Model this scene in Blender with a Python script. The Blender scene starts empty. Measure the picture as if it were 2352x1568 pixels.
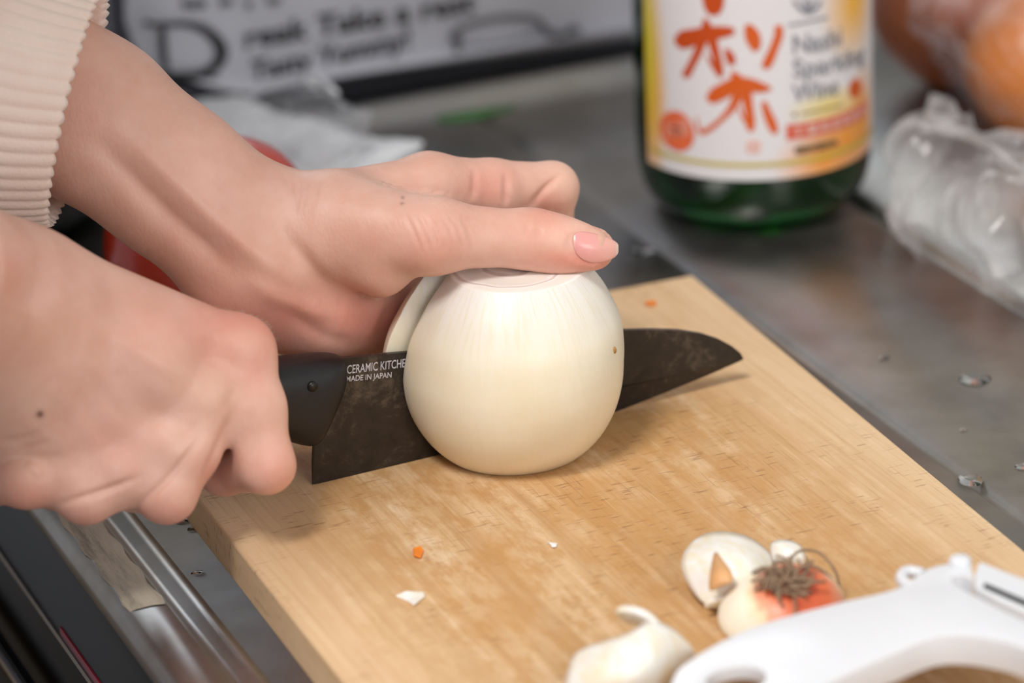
import bpy, bmesh, math, random
import numpy as np
from mathutils import Vector, Matrix
random.seed(7); np.random.seed(7)
SC = bpy.context.scene
COL = SC.collection

# ------------------------------------------------------------------ camera
F_PX, CX, CY = 8493.0, 1176.0, 784.0          # 130 mm lens on a 36 mm wide sensor, 2352 px wide
BOARD_Z = 0.014
def _camera_axes(p, r, yaw):
    p, r, yaw = (math.radians(v) for v in (p, r, yaw))
    w = np.array([math.sin(yaw)*math.cos(p), math.cos(yaw)*math.cos(p), -math.sin(p)])
    rt = np.array([math.cos(yaw), -math.sin(yaw), 0.0]); dn = np.cross(w, rt)
    if dn[2] > 0: dn = -dn
    return math.cos(r)*rt + math.sin(r)*dn, -math.sin(r)*rt + math.cos(r)*dn, w
AX, AY, AW = _camera_axes(22.5, 2.6, 22.0)
CAM = np.array([0, 0, BOARD_Z]) - 1.13*(AW + AX*(1150-CX)/F_PX + AY*(1095-CY)/F_PX)
def ray(px, py): return AW + AX*(px-CX)/F_PX + AY*(py-CY)/F_PX
def at_depth(px, py, d): return CAM + ray(px, py)*d
def at_z(px, py, z): r = ray(px, py); return CAM + r*(z-CAM[2])/r[2]
def at_y(px, py, y): r = ray(px, py); return CAM + r*(y-CAM[1])/r[1]
def at_plane(px, py, o, n): r = ray(px, py); return CAM + r*(np.dot(np.array(o)-CAM, n)/np.dot(r, n))
def project(P):
    v = np.asarray(P, float)-CAM; d = v@AW
    return CX+F_PX*(v@AX)/d, CY+F_PX*(v@AY)/d, d

cam_data = bpy.data.cameras.new('camera'); cam = bpy.data.objects.new('camera', cam_data); COL.objects.link(cam)
cam_data.sensor_width = 36.0; cam_data.lens = 130.0; cam_data.clip_start = 0.05; cam_data.clip_end = 30
m = Matrix.Identity(4)
for i in range(3):
    m[i][0] = AX[i]; m[i][1] = -AY[i]; m[i][2] = -AW[i]; m[i][3] = CAM[i]
cam.matrix_world = m
cam_data.dof.use_dof = True; cam_data.dof.focus_distance = 1.118; cam_data.dof.aperture_fstop = 6.3
cam_data.dof.aperture_blades = 7
SC.camera = cam

# ------------------------------------------------------------------ light and exposure
world = bpy.data.worlds.new('world'); SC.world = world; world.use_nodes = True
bg = world.node_tree.nodes['Background']; bg.inputs[0].default_value = (0.90, 0.93, 1.0, 1); bg.inputs[1].default_value = 0.37
def area_lamp(name, loc, target, sx, sy, power, color):
    l = bpy.data.lights.new(name, 'AREA'); l.shape = 'RECTANGLE'; l.size = sx; l.size_y = sy; l.energy = power; l.color = color
    o = bpy.data.objects.new(name, l); COL.objects.link(o); o.location = loc
    o.rotation_euler = (Vector(target)-Vector(loc)).to_track_quat('-Z', 'Y').to_euler()
    o['kind'] = 'helper'
    return o
area_lamp('ceiling_lamp_light', (-0.64, -0.50, 1.42), (0.0, 0.0, 0.0), 0.42, 0.42, 21, (1.0, 0.97, 0.93))
area_lamp('window_light', (0.55, 1.9, 0.92), (0.05, 0.1, 0.0), 0.9, 0.5, 6, (0.86, 0.93, 1.0))  # added light from behind, brightens the counter's reflection
area_lamp('room_lamp_light', (0.30, -1.7, 0.82), (0.0, 0.0, 0.0), 1.1, 0.7, 13.5, (1.0, 0.97, 0.94))  # added fill from the front, lifts the onion's lower side
SC.view_settings.view_transform = 'Standard'; SC.view_settings.look = 'None'
SC.view_settings.exposure = 0.0; SC.view_settings.gamma = 1.0; SC.view_settings.use_curve_mapping = False

# ------------------------------------------------------------------ materials
def lin(c):
    return tuple((v/12.92 if v <= 0.04045 else ((v+0.055)/1.055)**2.4) for v in c)
def rgb(r, g, b): return lin((r/255, g/255, b/255)) + (1.0,)
class NT:
    """Small helper round a material's node tree."""
    def __init__(s, name):
        s.m = bpy.data.materials.new(name); s.m.use_nodes = True; s.t = s.m.node_tree
        s.b = s.t.nodes['Principled BSDF']
    def n(s, kind, **kw):
        nd = s.t.nodes.new(kind)
        for k, v in kw.items():
            if hasattr(nd, k): setattr(nd, k, v)
            else: nd.inputs[k.replace('_', ' ')].default_value = v
        return nd
    def l(s, a, b): s.t.links.new(a, b)
    def coord(s, which='Object', scale=(1, 1, 1), rot=(0, 0, 0)):
        c = s.n('ShaderNodeTexCoord'); mp = s.n('ShaderNodeMapping')
        mp.inputs['Scale'].default_value = scale; mp.inputs['Rotation'].default_value = rot
        s.l(c.outputs[which], mp.inputs['Vector']); return mp.outputs[0]
    def noise(s, vec, scale, detail=4, rough=0.55, dist=0.0):
        nd = s.n('ShaderNodeTexNoise'); nd.inputs['Scale'].default_value = scale; nd.inputs['Detail'].default_value = detail
        nd.inputs['Roughness'].default_value = rough; nd.inputs['Distortion'].default_value = dist
        s.l(vec, nd.inputs['Vector']); return nd.outputs[0]
    def ramp(s, fac, stops, interp='LINEAR'):
        nd = s.n('ShaderNodeValToRGB'); cr = nd.color_ramp; cr.interpolation = interp
        while len(cr.elements) < len(stops): cr.elements.new(0.5)
        for e, (p, c) in zip(cr.elements, stops):
            e.position = p; e.color = c if len(c) == 4 else tuple(c)+(1,)
        s.l(fac, nd.inputs[0]); return nd.outputs[0]
    def mix(s, fac, a, b, mode='MIX'):
        nd = s.n('ShaderNodeMix', data_type='RGBA', blend_type=mode)
        for sock, v in ((nd.inputs[0], fac), (nd.inputs[6], a), (nd.inputs[7], b)):
            if hasattr(v, 'default_value') or hasattr(v, 'links'): s.l(v, sock)
            else: sock.default_value = v
        return nd.outputs[2]
    def math(s, op, a, b=0.0, c=0.0):
        nd = s.n('ShaderNodeMath', operation=op)
        for i, v in enumerate((a, b, c)):
            if hasattr(v, 'links'): s.l(v, nd.inputs[i])
            else: nd.inputs[i].default_value = v
        return nd.outputs[0]
    def bump(s, h, strength=0.3, dist=0.001, prev=None):
        nd = s.n('ShaderNodeBump'); nd.inputs['Strength'].default_value = strength; nd.inputs['Distance'].default_value = dist
        s.l(h, nd.inputs['Height'])
        if prev is not None: s.l(prev, nd.inputs['Normal'])
        s.l(nd.outputs[0], s.b.inputs['Normal']); return nd.outputs[0]
    def set(s, **kw):
        names = dict(color='Base Color', rough='Roughness', metal='Metallic', ior='IOR', trans='Transmission Weight', sss='Subsurface Weight',
                     sss_r='Subsurface Radius', sss_s='Subsurface Scale', spec='Specular IOR Level', alpha='Alpha', coat='Coat Weight',
                     coat_r='Coat Roughness', sheen='Sheen Weight', emit='Emission Color', emit_s='Emission Strength', aniso='Anisotropic')
        for k, v in kw.items():
            sk = s.b.inputs[names[k]]
            if hasattr(v, 'links'): s.l(v, sk)
            else: sk.default_value = v
        return s
MAT = {}
def plain(name, color, rough=0.5, noise=0.06, scale=120, bump=0.0, **kw):
    t = NT(name); v = t.coord()
    n = t.noise(v, scale, 4)
    dark = tuple(c*(1-noise) for c in color[:3])+(1,); lite = tuple(min(1, c*(1+noise)) for c in color[:3])+(1,)
    t.set(color=t.ramp(n, [(0.3, dark), (0.7, lite)]), rough=rough, **kw)
    if bump: t.bump(t.noise(v, scale*3, 3), bump, 0.0006)
    MAT[name] = t.m; return t.m

# ------------------------------------------------------------------ object helpers
def tag(o, label=None, cat=None, group=None, kind=None):
    if label: o['label'] = label
    if cat: o['category'] = cat
    if group: o['group'] = group
    if kind: o['kind'] = kind
    return o
def link(o, parent=None):
    COL.objects.link(o)
    if parent is not None:
        o.parent = parent; o.matrix_parent_inverse = parent.matrix_basis.inverted()
    return o
def mesh(name, verts, faces, mat=None, parent=None, smooth=True):
    me = bpy.data.meshes.new(name); me.from_pydata([tuple(map(float, v)) for v in verts], [], faces); me.update()
    if mat is not None:
        for mm in (mat if isinstance(mat, (list, tuple)) else [mat]): me.materials.append(mm)
    if smooth: me.polygons.foreach_set('use_smooth', [True]*len(me.polygons))
    return link(bpy.data.objects.new(name, me), parent)
def from_bm(name, bm, mat=None, parent=None, smooth=True):
    bmesh.ops.recalc_face_normals(bm, faces=bm.faces[:])
    me = bpy.data.meshes.new(name); bm.to_mesh(me); bm.free()
    if mat is not None: me.materials.append(mat)
    if smooth: me.polygons.foreach_set('use_smooth', [True]*len(me.polygons))
    return link(bpy.data.objects.new(name, me), parent)
def thing(name, loc, label, cat, group=None):
    o = bpy.data.objects.new(name, None); o.empty_display_size = 0.02; o.location = tuple(map(float, loc)); COL.objects.link(o)
    return tag(o, label, cat, group)
def bevel(o, w, seg=3, ang=35):
    b = o.modifiers.new('bevel', 'BEVEL'); b.width = w; b.segments = seg; b.limit_method = 'ANGLE'; b.angle_limit = math.radians(ang); return o
def subsurf(o, lv=2):
    s = o.modifiers.new('subsurf', 'SUBSURF'); s.levels = lv; s.render_levels = lv; return o
def solid(o, t, off=-1):
    s = o.modifiers.new('solidify', 'SOLIDIFY'); s.thickness = t; s.offset = off; return o
def box(name, lo, hi, mat, parent=None, bev=0.0, seg=2):
    x0, y0, z0 = lo; x1, y1, z1 = hi
    v = [(x0,y0,z0),(x1,y0,z0),(x1,y1,z0),(x0,y1,z0),(x0,y0,z1),(x1,y0,z1),(x1,y1,z1),(x0,y1,z1)]
    f = [(0,3,2,1),(4,5,6,7),(0,1,5,4),(1,2,6,5),(2,3,7,6),(3,0,4,7)]
    o = mesh(name, v, f, mat, parent, smooth=bool(bev))
    if bev: bevel(o, bev, seg)
    return o
def profile_extrude(name, prof, y0, y1, mat, parent=None, n=2, smooth=True):
    """Open profile of (x, z) points run along Y."""
    ys = np.linspace(y0, y1, n); k = len(prof); V = []; Fc = []
    for y in ys: V += [(x, y, z) for x, z in prof]
    for j in range(n-1):
        for i in range(k-1): Fc.append((j*k+i, j*k+i+1, (j+1)*k+i+1, (j+1)*k+i))
    return mesh(name, V, Fc, mat, parent, smooth)
def lathe(name, prof, mat, parent=None, seg=64, loc=(0, 0, 0), close=False):
    V = []; Fc = []; k = len(prof)
    for r, z in prof:
        for j in range(seg):
            a = 2*math.pi*j/seg; V.append((loc[0]+r*math.cos(a), loc[1]+r*math.sin(a), loc[2]+z))
    for i in range(k-1):
        for j in range(seg):
            Fc.append((i*seg+j, i*seg+(j+1) % seg, (i+1)*seg+(j+1) % seg, (i+1)*seg+j))
    if close:
        Fc.append(tuple(range(seg))[::-1]); Fc.append(tuple((k-1)*seg+j for j in range(seg)))
    return mesh(name, V, Fc, mat, parent)
def tube(name, pts, r, mat, parent=None, seg=8, radii=None, caps=True):
    pts = [np.array(p, float) for p in pts]; n = len(pts); V = []; Fc = []
    up = np.array([0.13, 0.27, 1.0])
    for i, p in enumerate(pts):
        t = pts[min(i+1, n-1)]-pts[max(i-1, 0)]; t /= np.linalg.norm(t)+1e-12
        a = np.cross(t, up); a /= np.linalg.norm(a)+1e-12; b = np.cross(t, a); rr = radii[i] if radii is not None else r
        for j in range(seg):
            q = 2*math.pi*j/seg; V.append(p+rr*(math.cos(q)*a+math.sin(q)*b))
    for i in range(n-1):
        for j in range(seg): Fc.append((i*seg+j, i*seg+(j+1) % seg, (i+1)*seg+(j+1) % seg, (i+1)*seg+j))
    if caps: Fc += [tuple(range(seg))[::-1], tuple((n-1)*seg+j for j in range(seg))]
    return mesh(name, V, Fc, mat, parent)
def catmull(pts, n=8, closed=False):
    P = [np.array(p, float) for p in pts]; out = []; m_ = len(P)
    for i in range(m_ if closed else m_-1):
        if closed: p0, p1, p2, p3 = P[(i-1) % m_], P[i], P[(i+1) % m_], P[(i+2) % m_]
        else: p0, p1, p2, p3 = P[max(i-1, 0)], P[i], P[i+1], P[min(i+2, m_-1)]
        for k in range(n):
            t = k/n
            out.append(0.5*((2*p1)+(-p0+p2)*t+(2*p0-5*p1+4*p2-p3)*t*t+(-p0+3*p1-3*p2+p3)*t**3))
    if not closed: out.append(P[-1])
    return out
def plate(name, outline, normal, thick, mat, parent=None, bev=0.0, smooth=False):
    """Closed 3-D outline made into a slab, thickness along -normal."""
    bm = bmesh.new(); nrm = np.array(normal, float)
    vs = [bm.verts.new(tuple(p)) for p in outline]; f = bm.faces.new(vs)
    r = bmesh.ops.extrude_face_region(bm, geom=[f]); ev = [g for g in r['geom'] if isinstance(g, bmesh.types.BMVert)]
    for v in ev: v.co -= Vector(nrm*thick)
    bmesh.ops.triangulate(bm, faces=[q for q in bm.faces if len(q.verts) > 4])
    o = from_bm(name, bm, mat, parent, smooth)
    if bev: bevel(o, bev, 3, 40)
    return o
_text_cache = {}
def text_mesh(s, size=1.0, bold=0.0, spacing=1.0):
    """(verts 2-D, faces) of a line of lettering, baseline at 0, from the built-in font."""
    cu = bpy.data.curves.new('lettering', 'FONT'); cu.body = s; cu.size = size; cu.offset = bold*size; cu.resolution_u = 3; cu.space_character = spacing
    o = bpy.data.objects.new('lettering', cu); COL.objects.link(o); bpy.context.view_layer.update()
    dg = bpy.context.evaluated_depsgraph_get(); me = bpy.data.meshes.new_from_object(o.evaluated_get(dg))
    V = [(v.co.x, v.co.y) for v in me.vertices]; Fc = [tuple(p.vertices) for p in me.polygons]
    bpy.data.objects.remove(o); bpy.data.curves.remove(cu); bpy.data.meshes.remove(me)
    return V, Fc

# ================================================================== the setting
def wall_paint(name, c):
    return plain(name, c, 0.75, 0.04, 6, 0.05)
wall_paint('wall_paint', rgb(190, 190, 186)); plain('floor_vinyl', rgb(120, 104, 86), 0.5, 0.2, 9)
tag(box('floor', (-2.2, -1.9, -0.87), (0.62, 2.4, -0.85), MAT['floor_vinyl']), kind='structure')
tag(box('wall_right', (0.62, -1.9, -0.87), (0.66, 2.4, 1.6), MAT['wall_paint']), kind='structure')

# brushed, worn stainless steel
t = NT('stainless_steel'); v = t.coord('Object')
big = t.noise(v, 9, 5, 0.6); fine = t.noise(t.coord('Object', (30, 260, 30)), 6, 3)
spots = t.noise(v, 60, 5, 0.7); mid = t.noise(v, 32, 5, 0.6)
col = t.mix(t.ramp(big, [(0.35, (0,0,0,1)), (0.68, (1,1,1,1))]), rgb(172, 174, 178), rgb(192, 186, 174))
col = t.mix(t.math('MULTIPLY', t.ramp(mid, [(0.42, (0,0,0,1)), (0.62, (1,1,1,1))]), 0.35), col, rgb(136, 128, 114))
t.set(color=col, metal=1.0, rough=t.math('ADD', 0.21, t.math('MULTIPLY', t.math('ADD', big, t.math('MULTIPLY', spots, 0.5)), 0.20)))
t.bump(t.math('ADD', t.math('MULTIPLY', fine, 0.25), t.math('MULTIPLY', spots, 0.5)), 0.09, 0.0006); MAT['steel'] = t.m
t = NT('worn_steel'); v = t.coord('Object', (1, 0.12, 1)); n = t.noise(v, 160, 6, 0.75)
n2 = t.noise(t.coord('Object', (1, 0.3, 1)), 700, 3)
t.set(color=t.ramp(n, [(0.28, rgb(118, 110, 100)), (0.5, rgb(184, 174, 156)), (0.75, rgb(206, 198, 182))]), metal=0.1, rough=0.62)
t.bump(t.math('ADD', n, n2), 0.25, 0.0004); MAT['worn_steel'] = t.m
plain('dark_steel', rgb(48, 44, 42), 0.22, 0.25, 14, metal=1.0)
plain('dark_panel', rgb(20, 17, 16), 0.3, 0.25, 14, spec=0.18)
plain('bright_steel', rgb(232, 232, 236), 0.25, 0.08, 40, metal=1.0)
plain('black_gap', rgb(22, 20, 19), 0.4, 0.3, 30)
plain('brass_strip', rgb(150, 116, 60), 0.4, 0.25, 30, metal=0.7)
plain('red_plastic', rgb(150, 24, 48), 0.4, 0.1, 30)

counter = thing('kitchen_counter', (0, 0, 0), 'stainless steel counter with a raised front rim under the wooden cutting board', 'counter')
# top sheet with two shallow pressed grooves that run along the counter
def groove(x, w, d): return [(x-w, 0), (x-w*0.4, -d*0.7), (x, -d), (x+w*0.4, -d*0.7), (x+w, 0)]
prof = [(-0.100, 0.0)] + [(-0.02, 0), (0.06, 0)] + groove(0.1395, 0.0032, 0.0022) + [(0.18, 0.0)] + groove(0.2245, 0.0045, 0.0036) + [(0.30, 0.0), (0.42, 0.0), (0.60, 0.0), (0.612, 0.004), (0.618, 0.03)]
o = profile_extrude('worktop_sheet', prof, -0.9, 0.356, MAT['steel'], counter, 24)
solid(o, 0.0012)
# rolled front rim
rim = [(-0.100, 0.0), (-0.1035, -0.0008), (-0.1062, -0.0020), (-0.108, -0.0022), (-0.1098, -0.0008), (-0.1112, 0.0012), (-0.1125, 0.0022), (-0.117, 0.0026), (-0.1228, 0.0024), (-0.1252, 0.0014), (-0.1268, -0.0006), (-0.1270, -0.0040), (-0.1262, -0.0068)][::-1]
o = profile_extrude('front_rim', rim, -0.9, 1.3, MAT['steel'], counter, 24); solid(o, 0.0012)
worn = [(-0.1124, 0.00245), (-0.117, 0.0029), (-0.1222, 0.0027), (-0.1234, 0.0023)]
ys = np.linspace(-0.012, 0.20, 40); V = []; Fc = []
for j, y in enumerate(ys):
    for i, (x, z) in enumerate(worn): V.append((x+0.0006*math.sin(j*1.7+i), y, z))
for j in range(39):
    for i in range(3): Fc.append((j*4+i, j*4+i+1, (j+1)*4+i+1, (j+1)*4+i))
tag(mesh('worn_patch', V, Fc, MAT['worn_steel'], counter), 'dull scuffed beige patch worn into the steel rim')
apron = [(-0.1200, -0.0060), (-0.1205, -0.0120), (-0.1235, -0.0220), (-0.1280, -0.0330)]
profile_extrude('front_lip', apron, -0.9, 1.3, MAT['dark_panel'], counter, 12)
box('apron_recess', (-0.1195, -0.9, -0.16), (-0.118, 1.3, -0.005), MAT['black_gap'], counter)
# end rib towards the stove
rib = [(0.354, 0.0), (0.358, 0.0008), (0.362, 0.0038), (0.3655, 0.0068), (0.369, 0.0078), (0.373, 0.0062), (0.377, 0.003), (0.381, 0.0019), (0.40, 0.0018), (0.70, 0.0018)]
V = []; Fc = []; xs = np.linspace(-0.100, 0.612, 16)
for x in xs: V += [(x, y, z) for y, z in rib]
k = len(rib)
for j in range(15):
    for i in range(k-1): Fc.append((j*k+i, (j+1)*k+i, (j+1)*k+i+1, j*k+i+1))
mesh('end_rib', V, Fc, MAT['steel'], counter)
box('carcass', (-0.118, -0.9, -0.85), (0.60, 1.3, -0.012), MAT['dark_steel'], counter)

# drawer front below the rim, with its bright edge strips
drawer = thing('drawer_front', (-0.17, 0.0, -0.1), 'dark polished drawer front with thin bright edge strips below the counter rim', 'drawer')
box('panel', (-0.1285, -0.9, -0.42), (-0.1200, 1.3, -0.034), MAT['dark_panel'], drawer, 0.0015)
box('edge_strip', (-0.1294, -0.9, -0.0352), (-0.1280, 1.3, -0.0330), MAT['bright_steel'], drawer)
box('red_seal', (-0.1280, -0.9, -0.0336), (-0.1262, 0.055, -0.0316), MAT['red_plastic'], drawer)
o = box('pull_bar', (-0.1375, -0.9, -0.066), (-0.1325, 1.3, -0.058), MAT['dark_steel'], drawer, 0.002)
box('edge_strip', (-0.1388, -0.9, -0.0600), (-0.1374, 1.3, -0.0574), MAT['bright_steel'], drawer)
box('lower_tray', (-0.150, -0.9, -0.092), (-0.139, 1.3, -0.084), MAT['brass_strip'], drawer)

# ================================================================== cutting board
t = NT('board_wood'); g = t.coord('Object', (46, 2.2, 30)); base = t.noise(g, 3.2, 7, 0.62, 0.6)
grain = t.noise(t.coord('Object', (420, 9, 60)), 1.6, 4, 0.6)
mott = t.noise(t.coord('Object', (1, 0.45, 1)), 190, 6, 0.68); huge = t.noise(t.coord('Object', (1, 0.5, 1)), 38, 4, 0.55)
c1 = t.ramp(base, [(0.28, rgb(186, 146, 102)), (0.5, rgb(212, 176, 132)), (0.72, rgb(228, 202, 168))])
c2 = t.mix(t.ramp(mott, [(0.44, (0,0,0,1)), (0.62, (0.75,0.75,0.75,1))]), c1, rgb(190, 144, 90))
c2 = t.mix(t.ramp(huge, [(0.44, (0,0,0,1)), (0.62, (0.7,0.7,0.7,1))]), c2, rgb(192, 144, 88))
# the two long margins of the board are paler, the working middle is stained
sx = t.n('ShaderNodeSeparateXYZ'); tc = t.n('ShaderNodeTexCoord'); t.l(tc.outputs['Object'], sx.inputs[0])
edge = t.math('ABSOLUTE', t.math('SUBTRACT', sx.outputs[0], 0.012))
ef = t.ramp(t.math('ADD', edge, t.math('MULTIPLY', mott, 0.02)), [(0.070, (0,0,0,1)), (0.112, (0.8,0.8,0.8,1))])
fy = t.ramp(t.math('ADD', sx.outputs[1], t.math('MULTIPLY', mott, 0.02)), [(0.058, (0,0,0,1)), (0.105, (0.65,0.65,0.65,1))])
c2 = t.mix(t.math('MAXIMUM', ef, fy), c2, rgb(224, 194, 156))
# dark pores and knife cuts, in patches
def ticks(scale, rot, lo, hi, mask_scale, m0, m1):
    tk = t.ramp(t.noise(t.coord('Object', scale, (0, 0, rot)), 1.0, 2, 0.5), [(lo, (0,0,0,1)), (hi, (1,1,1,1))])
    return t.math('MULTIPLY', tk, t.ramp(t.noise(t.coord('Object'), mask_scale, 4, 0.6), [(m0, (0,0,0,1)), (m1, (1,1,1,1))]))
pm = ticks((150, 1100, 300), 0.10, 0.61, 0.70, 42, 0.45, 0.58)
cm = ticks((1700, 40, 300), 0.03, 0.64, 0.72, 20, 0.45, 0.60)
pale_cut = ticks((1500, 26, 300), -0.05, 0.66, 0.74, 16, 0.42, 0.58)
c3 = t.mix(t.math('MULTIPLY', pm, 0.6), c2, rgb(118, 76, 42))
c3 = t.mix(t.math('MULTIPLY', cm, 0.42), c3, rgb(134, 90, 52))
c3 = t.mix(t.math('MULTIPLY', pale_cut, 0.4), c3, rgb(236, 210, 176))
c3 = t.mix(t.math('MULTIPLY', t.ramp(grain, [(0.45, (0,0,0,1)), (0.62, (1,1,1,1))]), 0.22), c3, rgb(176, 126, 76))
t.set(color=c3, rough=0.62, spec=0.3)
t.bump(t.math('SUBTRACT', t.math('ADD', t.math('MULTIPLY', grain, 0.5), t.math('MULTIPLY', mott, 0.3)), t.math('ADD', pm, cm)), 0.25, 0.0005); MAT['wood'] = t.m
far_r = at_z(1590, 632, BOARD_Z); near_r = at_z(2352, 1264, BOARD_Z); near_l = at_z(788, 1568, BOARD_Z); lft = at_z(448.5, 1139, BOARD_Z)
def on_x(a, b, y): q = (y-a[1])/(b[1]-a[1]); return a[0]+(b[0]-a[0])*q
YN = -0.24
c_fl = np.array([on_x(lft, near_l, 0.128), 0.128]); c_fr = far_r[:2]; c_nr = np.array([on_x(far_r, near_r, YN), YN]); c_nl = np.array([on_x(lft, near_l, YN), YN])
out = [(*c_nl, BOARD_Z), (*c_nr, BOARD_Z), (*c_fr, BOARD_Z), (*c_fl, BOARD_Z)]
board = plate('cutting_board', out, (0, 0, 1), 0.0136, MAT['wood'], None, 0.0009)
tag(board, 'worn pale wooden cutting board with knife marks lying on the steel counter', 'cutting board')
board.location.z = 0.0002

# ================================================================== knife
ka = at_z(717, 1112, BOARD_Z+0.0004); kb = at_z(1420, 943, BOARD_Z+0.0004)
KN = np.cross(kb-ka, [0, 0, 1.0]); KN /= np.linalg.norm(KN)          # towards the camera
if KN[1] > 0: KN = -KN
def kp(px, py, off=0.0): return at_plane(px, py, ka, KN) + KN*off
t = NT('ceramic_blade'); v = t.coord('Object'); n = t.noise(v, 75, 7, 0.72, 0.8); n2 = t.noise(v, 420, 4, 0.7)
t.set(color=t.ramp(t.math('ADD', t.math('MULTIPLY', n, 0.75), t.math('MULTIPLY', n2, 0.25)), [(0.38, rgb(30, 26, 23)), (0.54, rgb(46, 39, 34)), (0.68, rgb(92, 80, 68))]), rough=0.36, spec=0.4)
t.bump(n, 0.04, 0.0003); MAT['blade'] = t.m
plain('black_handle', rgb(20, 20, 23), 0.42, 0.2, 200, 0.05)
plain('blade_print', rgb(188, 184, 190), 0.5, 0.12, 300)
knife = thing('kitchen_knife', ka, 'dark ceramic kitchen knife slicing through the onion', 'knife')
spine = [(770, 822), (860, 814), (930, 808), (1160, 787), (1300, 769), (1420, 757), (1500, 755), (1560, 757), (1610, 765), (1650, 778), (1680, 794), (1698, 809), (1705, 822)]
edge_ = [(1701, 828), (1640, 855), (1560, 888), (1490, 916), (1420, 943), (1250, 990), (1000, 1063), (850, 1091), (717, 1112)]
heel = [(718, 1066), (720, 1018), (748, 950)]
out2 = spine+edge_+heel; nb = len(out2)
# cross-section: 1.8 mm at the spine thinning to the ground edge, with a bevel line
bm = bmesh.new(); half = 0.0009
fr = []; bk = []
for i, (px, py) in enumerate(out2):
    h = half if i < len(spine) else (0.00015 if i < len(spine)+len(edge_) else half)
    fr.append(bm.verts.new(tuple(kp(px, py, h)))); bk.append(bm.verts.new(tuple(kp(px, py, -h))))
bev_px = [(1640, 838), (1560, 858), (1420, 884), (1250, 925), (1000, 985), (850, 1020), (745, 1040)]
fb = [bm.verts.new(tuple(kp(px, py, half))) for px, py in bev_px]; bb = [bm.verts.new(tuple(kp(px, py, -half))) for px, py in bev_px]
ns = len(spine); ne = len(edge_)
up = fr[:ns+1]+fb[:]; lo = fr[ns:ns+ne]
bm.faces.new([*fr[:ns+1], *fb, *fr[ns+ne:]]); bm.faces.new([*bk[:ns+1], *bb, *bk[ns+ne:]][::-1])
bm.faces.new([*fb[::-1], *fr[ns:ns+ne], fr[ns+ne]]); bm.faces.new([*bb[::-1], *bk[ns:ns+ne], bk[ns+ne]][::-1])
for i in range(nb): j = (i+1) % nb; bm.faces.new([fr[i], bk[i], bk[j], fr[j]])
bmesh.ops.triangulate(bm, faces=[q for q in bm.faces if len(q.verts) > 4])
from_bm('blade', bm, MAT['blade'], knife, False)
# handle: superellipse sections swept along the hand grip
hs = [(788, 823, 868, .0030), (783, 818, 884, .0052), (768, 814, 915, .0072), (750, 813, 955, .0084), (734, 813, 990, .0090), (720, 814, 1016, .0094), (704, 816, 1021, .0097), (660, 821, 1012, .0100), (600, 828, 985, .0104), (500, 850, 985, .0106), (380, 878, 1010, .0106), (250, 908, 1050, .0105), (120, 942, 1080, .0102), (20, 968, 1085, .0098), (-40, 985, 1080, .0090), (-62, 1000, 1068, .0065)]
V = []; Fc = []; S = 28
for px, y0, y1, hw in hs:
    A = kp(px, y0); B = kp(px, y1); C0 = (A+B)/2; u = (A-B)/2
    for j in range(S):
        a = 2*math.pi*j/S; ca, sa = math.cos(a), math.sin(a)
        V.append(C0+u*math.copysign(abs(ca)**0.72, ca)+KN*hw*math.copysign(abs(sa)**0.8, sa))
for i in range(len(hs)-1):
    for j in range(S): Fc.append((i*S+j, i*S+(j+1) % S, (i+1)*S+(j+1) % S, (i+1)*S+j))
Fc += [tuple(range(S))[::-1], tuple((len(hs)-1)*S+j for j in range(S))]
subsurf(mesh('handle', V, Fc, MAT['black_handle'], knife), 1)
q = kp(690, 864, 0.0086)
tube('rivet_pit', [q, q+KN*0.0011], 0.0016, MAT['black_gap'], knife, 12)
def blade_text(s, p0, p1, hpx, name):
    V2, F2 = text_mesh(s, 1.0, 0.012); wmax = max(v[0] for v in V2); cap = max(v[1] for v in V2)
    A = kp(*p0, half+0.00008); B = kp(*p1, half+0.00008); ux = (B-A)/wmax
    up_ = np.cross(KN, (B-A)/np.linalg.norm(B-A)); up_ = up_*(1 if up_[2] > 0 else -1)*(hpx*1.12/F_PX/cap)
    mesh(name, [A+ux*v[0]+up_*v[1] for v in V2], F2, MAT['blade_print'], knife, False)
blade_text('CERAMIC KITCHEN KNIFE', (793, 856), (990, 833), 21, 'lettering')
blade_text('MADE IN JAPAN', (791, 874), (896, 864), 13.5, 'lettering')

# ================================================================== onion, cut in two by the blade
OC = np.array([0.0127, 0.0176, 0.042])
t = NT('onion_flesh'); tc = t.n('ShaderNodeTexCoord'); sp = t.n('ShaderNodeSeparateXYZ'); t.l(tc.outputs['Object'], sp.inputs[0])
ang = t.math('ARCTAN2', sp.outputs[1], sp.outputs[0]); cb = t.n('ShaderNodeCombineXYZ'); t.l(t.math('MULTIPLY', ang, 9.0), cb.inputs[0]); t.l(t.math('MULTIPLY', sp.outputs[2], 26.0), cb.inputs[1])
vein = t.noise(cb.outputs[0], 2.6, 5, 0.65); soft = t.noise(tc.outputs['Object'], 30, 3)
top = t.ramp(sp.outputs[2], [(0.010, (0,0,0,1)), (0.031, (1,1,1,1))])
c1 = t.ramp(soft, [(0.3, rgb(234, 222, 194)), (0.7, rgb(241, 233, 212))])
c1 = t.mix(top, c1, rgb(236, 234, 230))
c1 = t.mix(t.math('MULTIPLY', t.ramp(vein, [(0.50, (0,0,0,1)), (0.60, (1,1,1,1))]), t.math('ADD', 0.10, t.math('MULTIPLY', top, 0.32))), c1, rgb(224, 216, 176))
t.set(color=c1, rough=0.37, spec=0.40, sss=0.35, sss_r=(1.0, 0.8, 0.5), sss_s=0.006)
t.bump(vein, 0.14, 0.0006); MAT['onion'] = t.m
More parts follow.
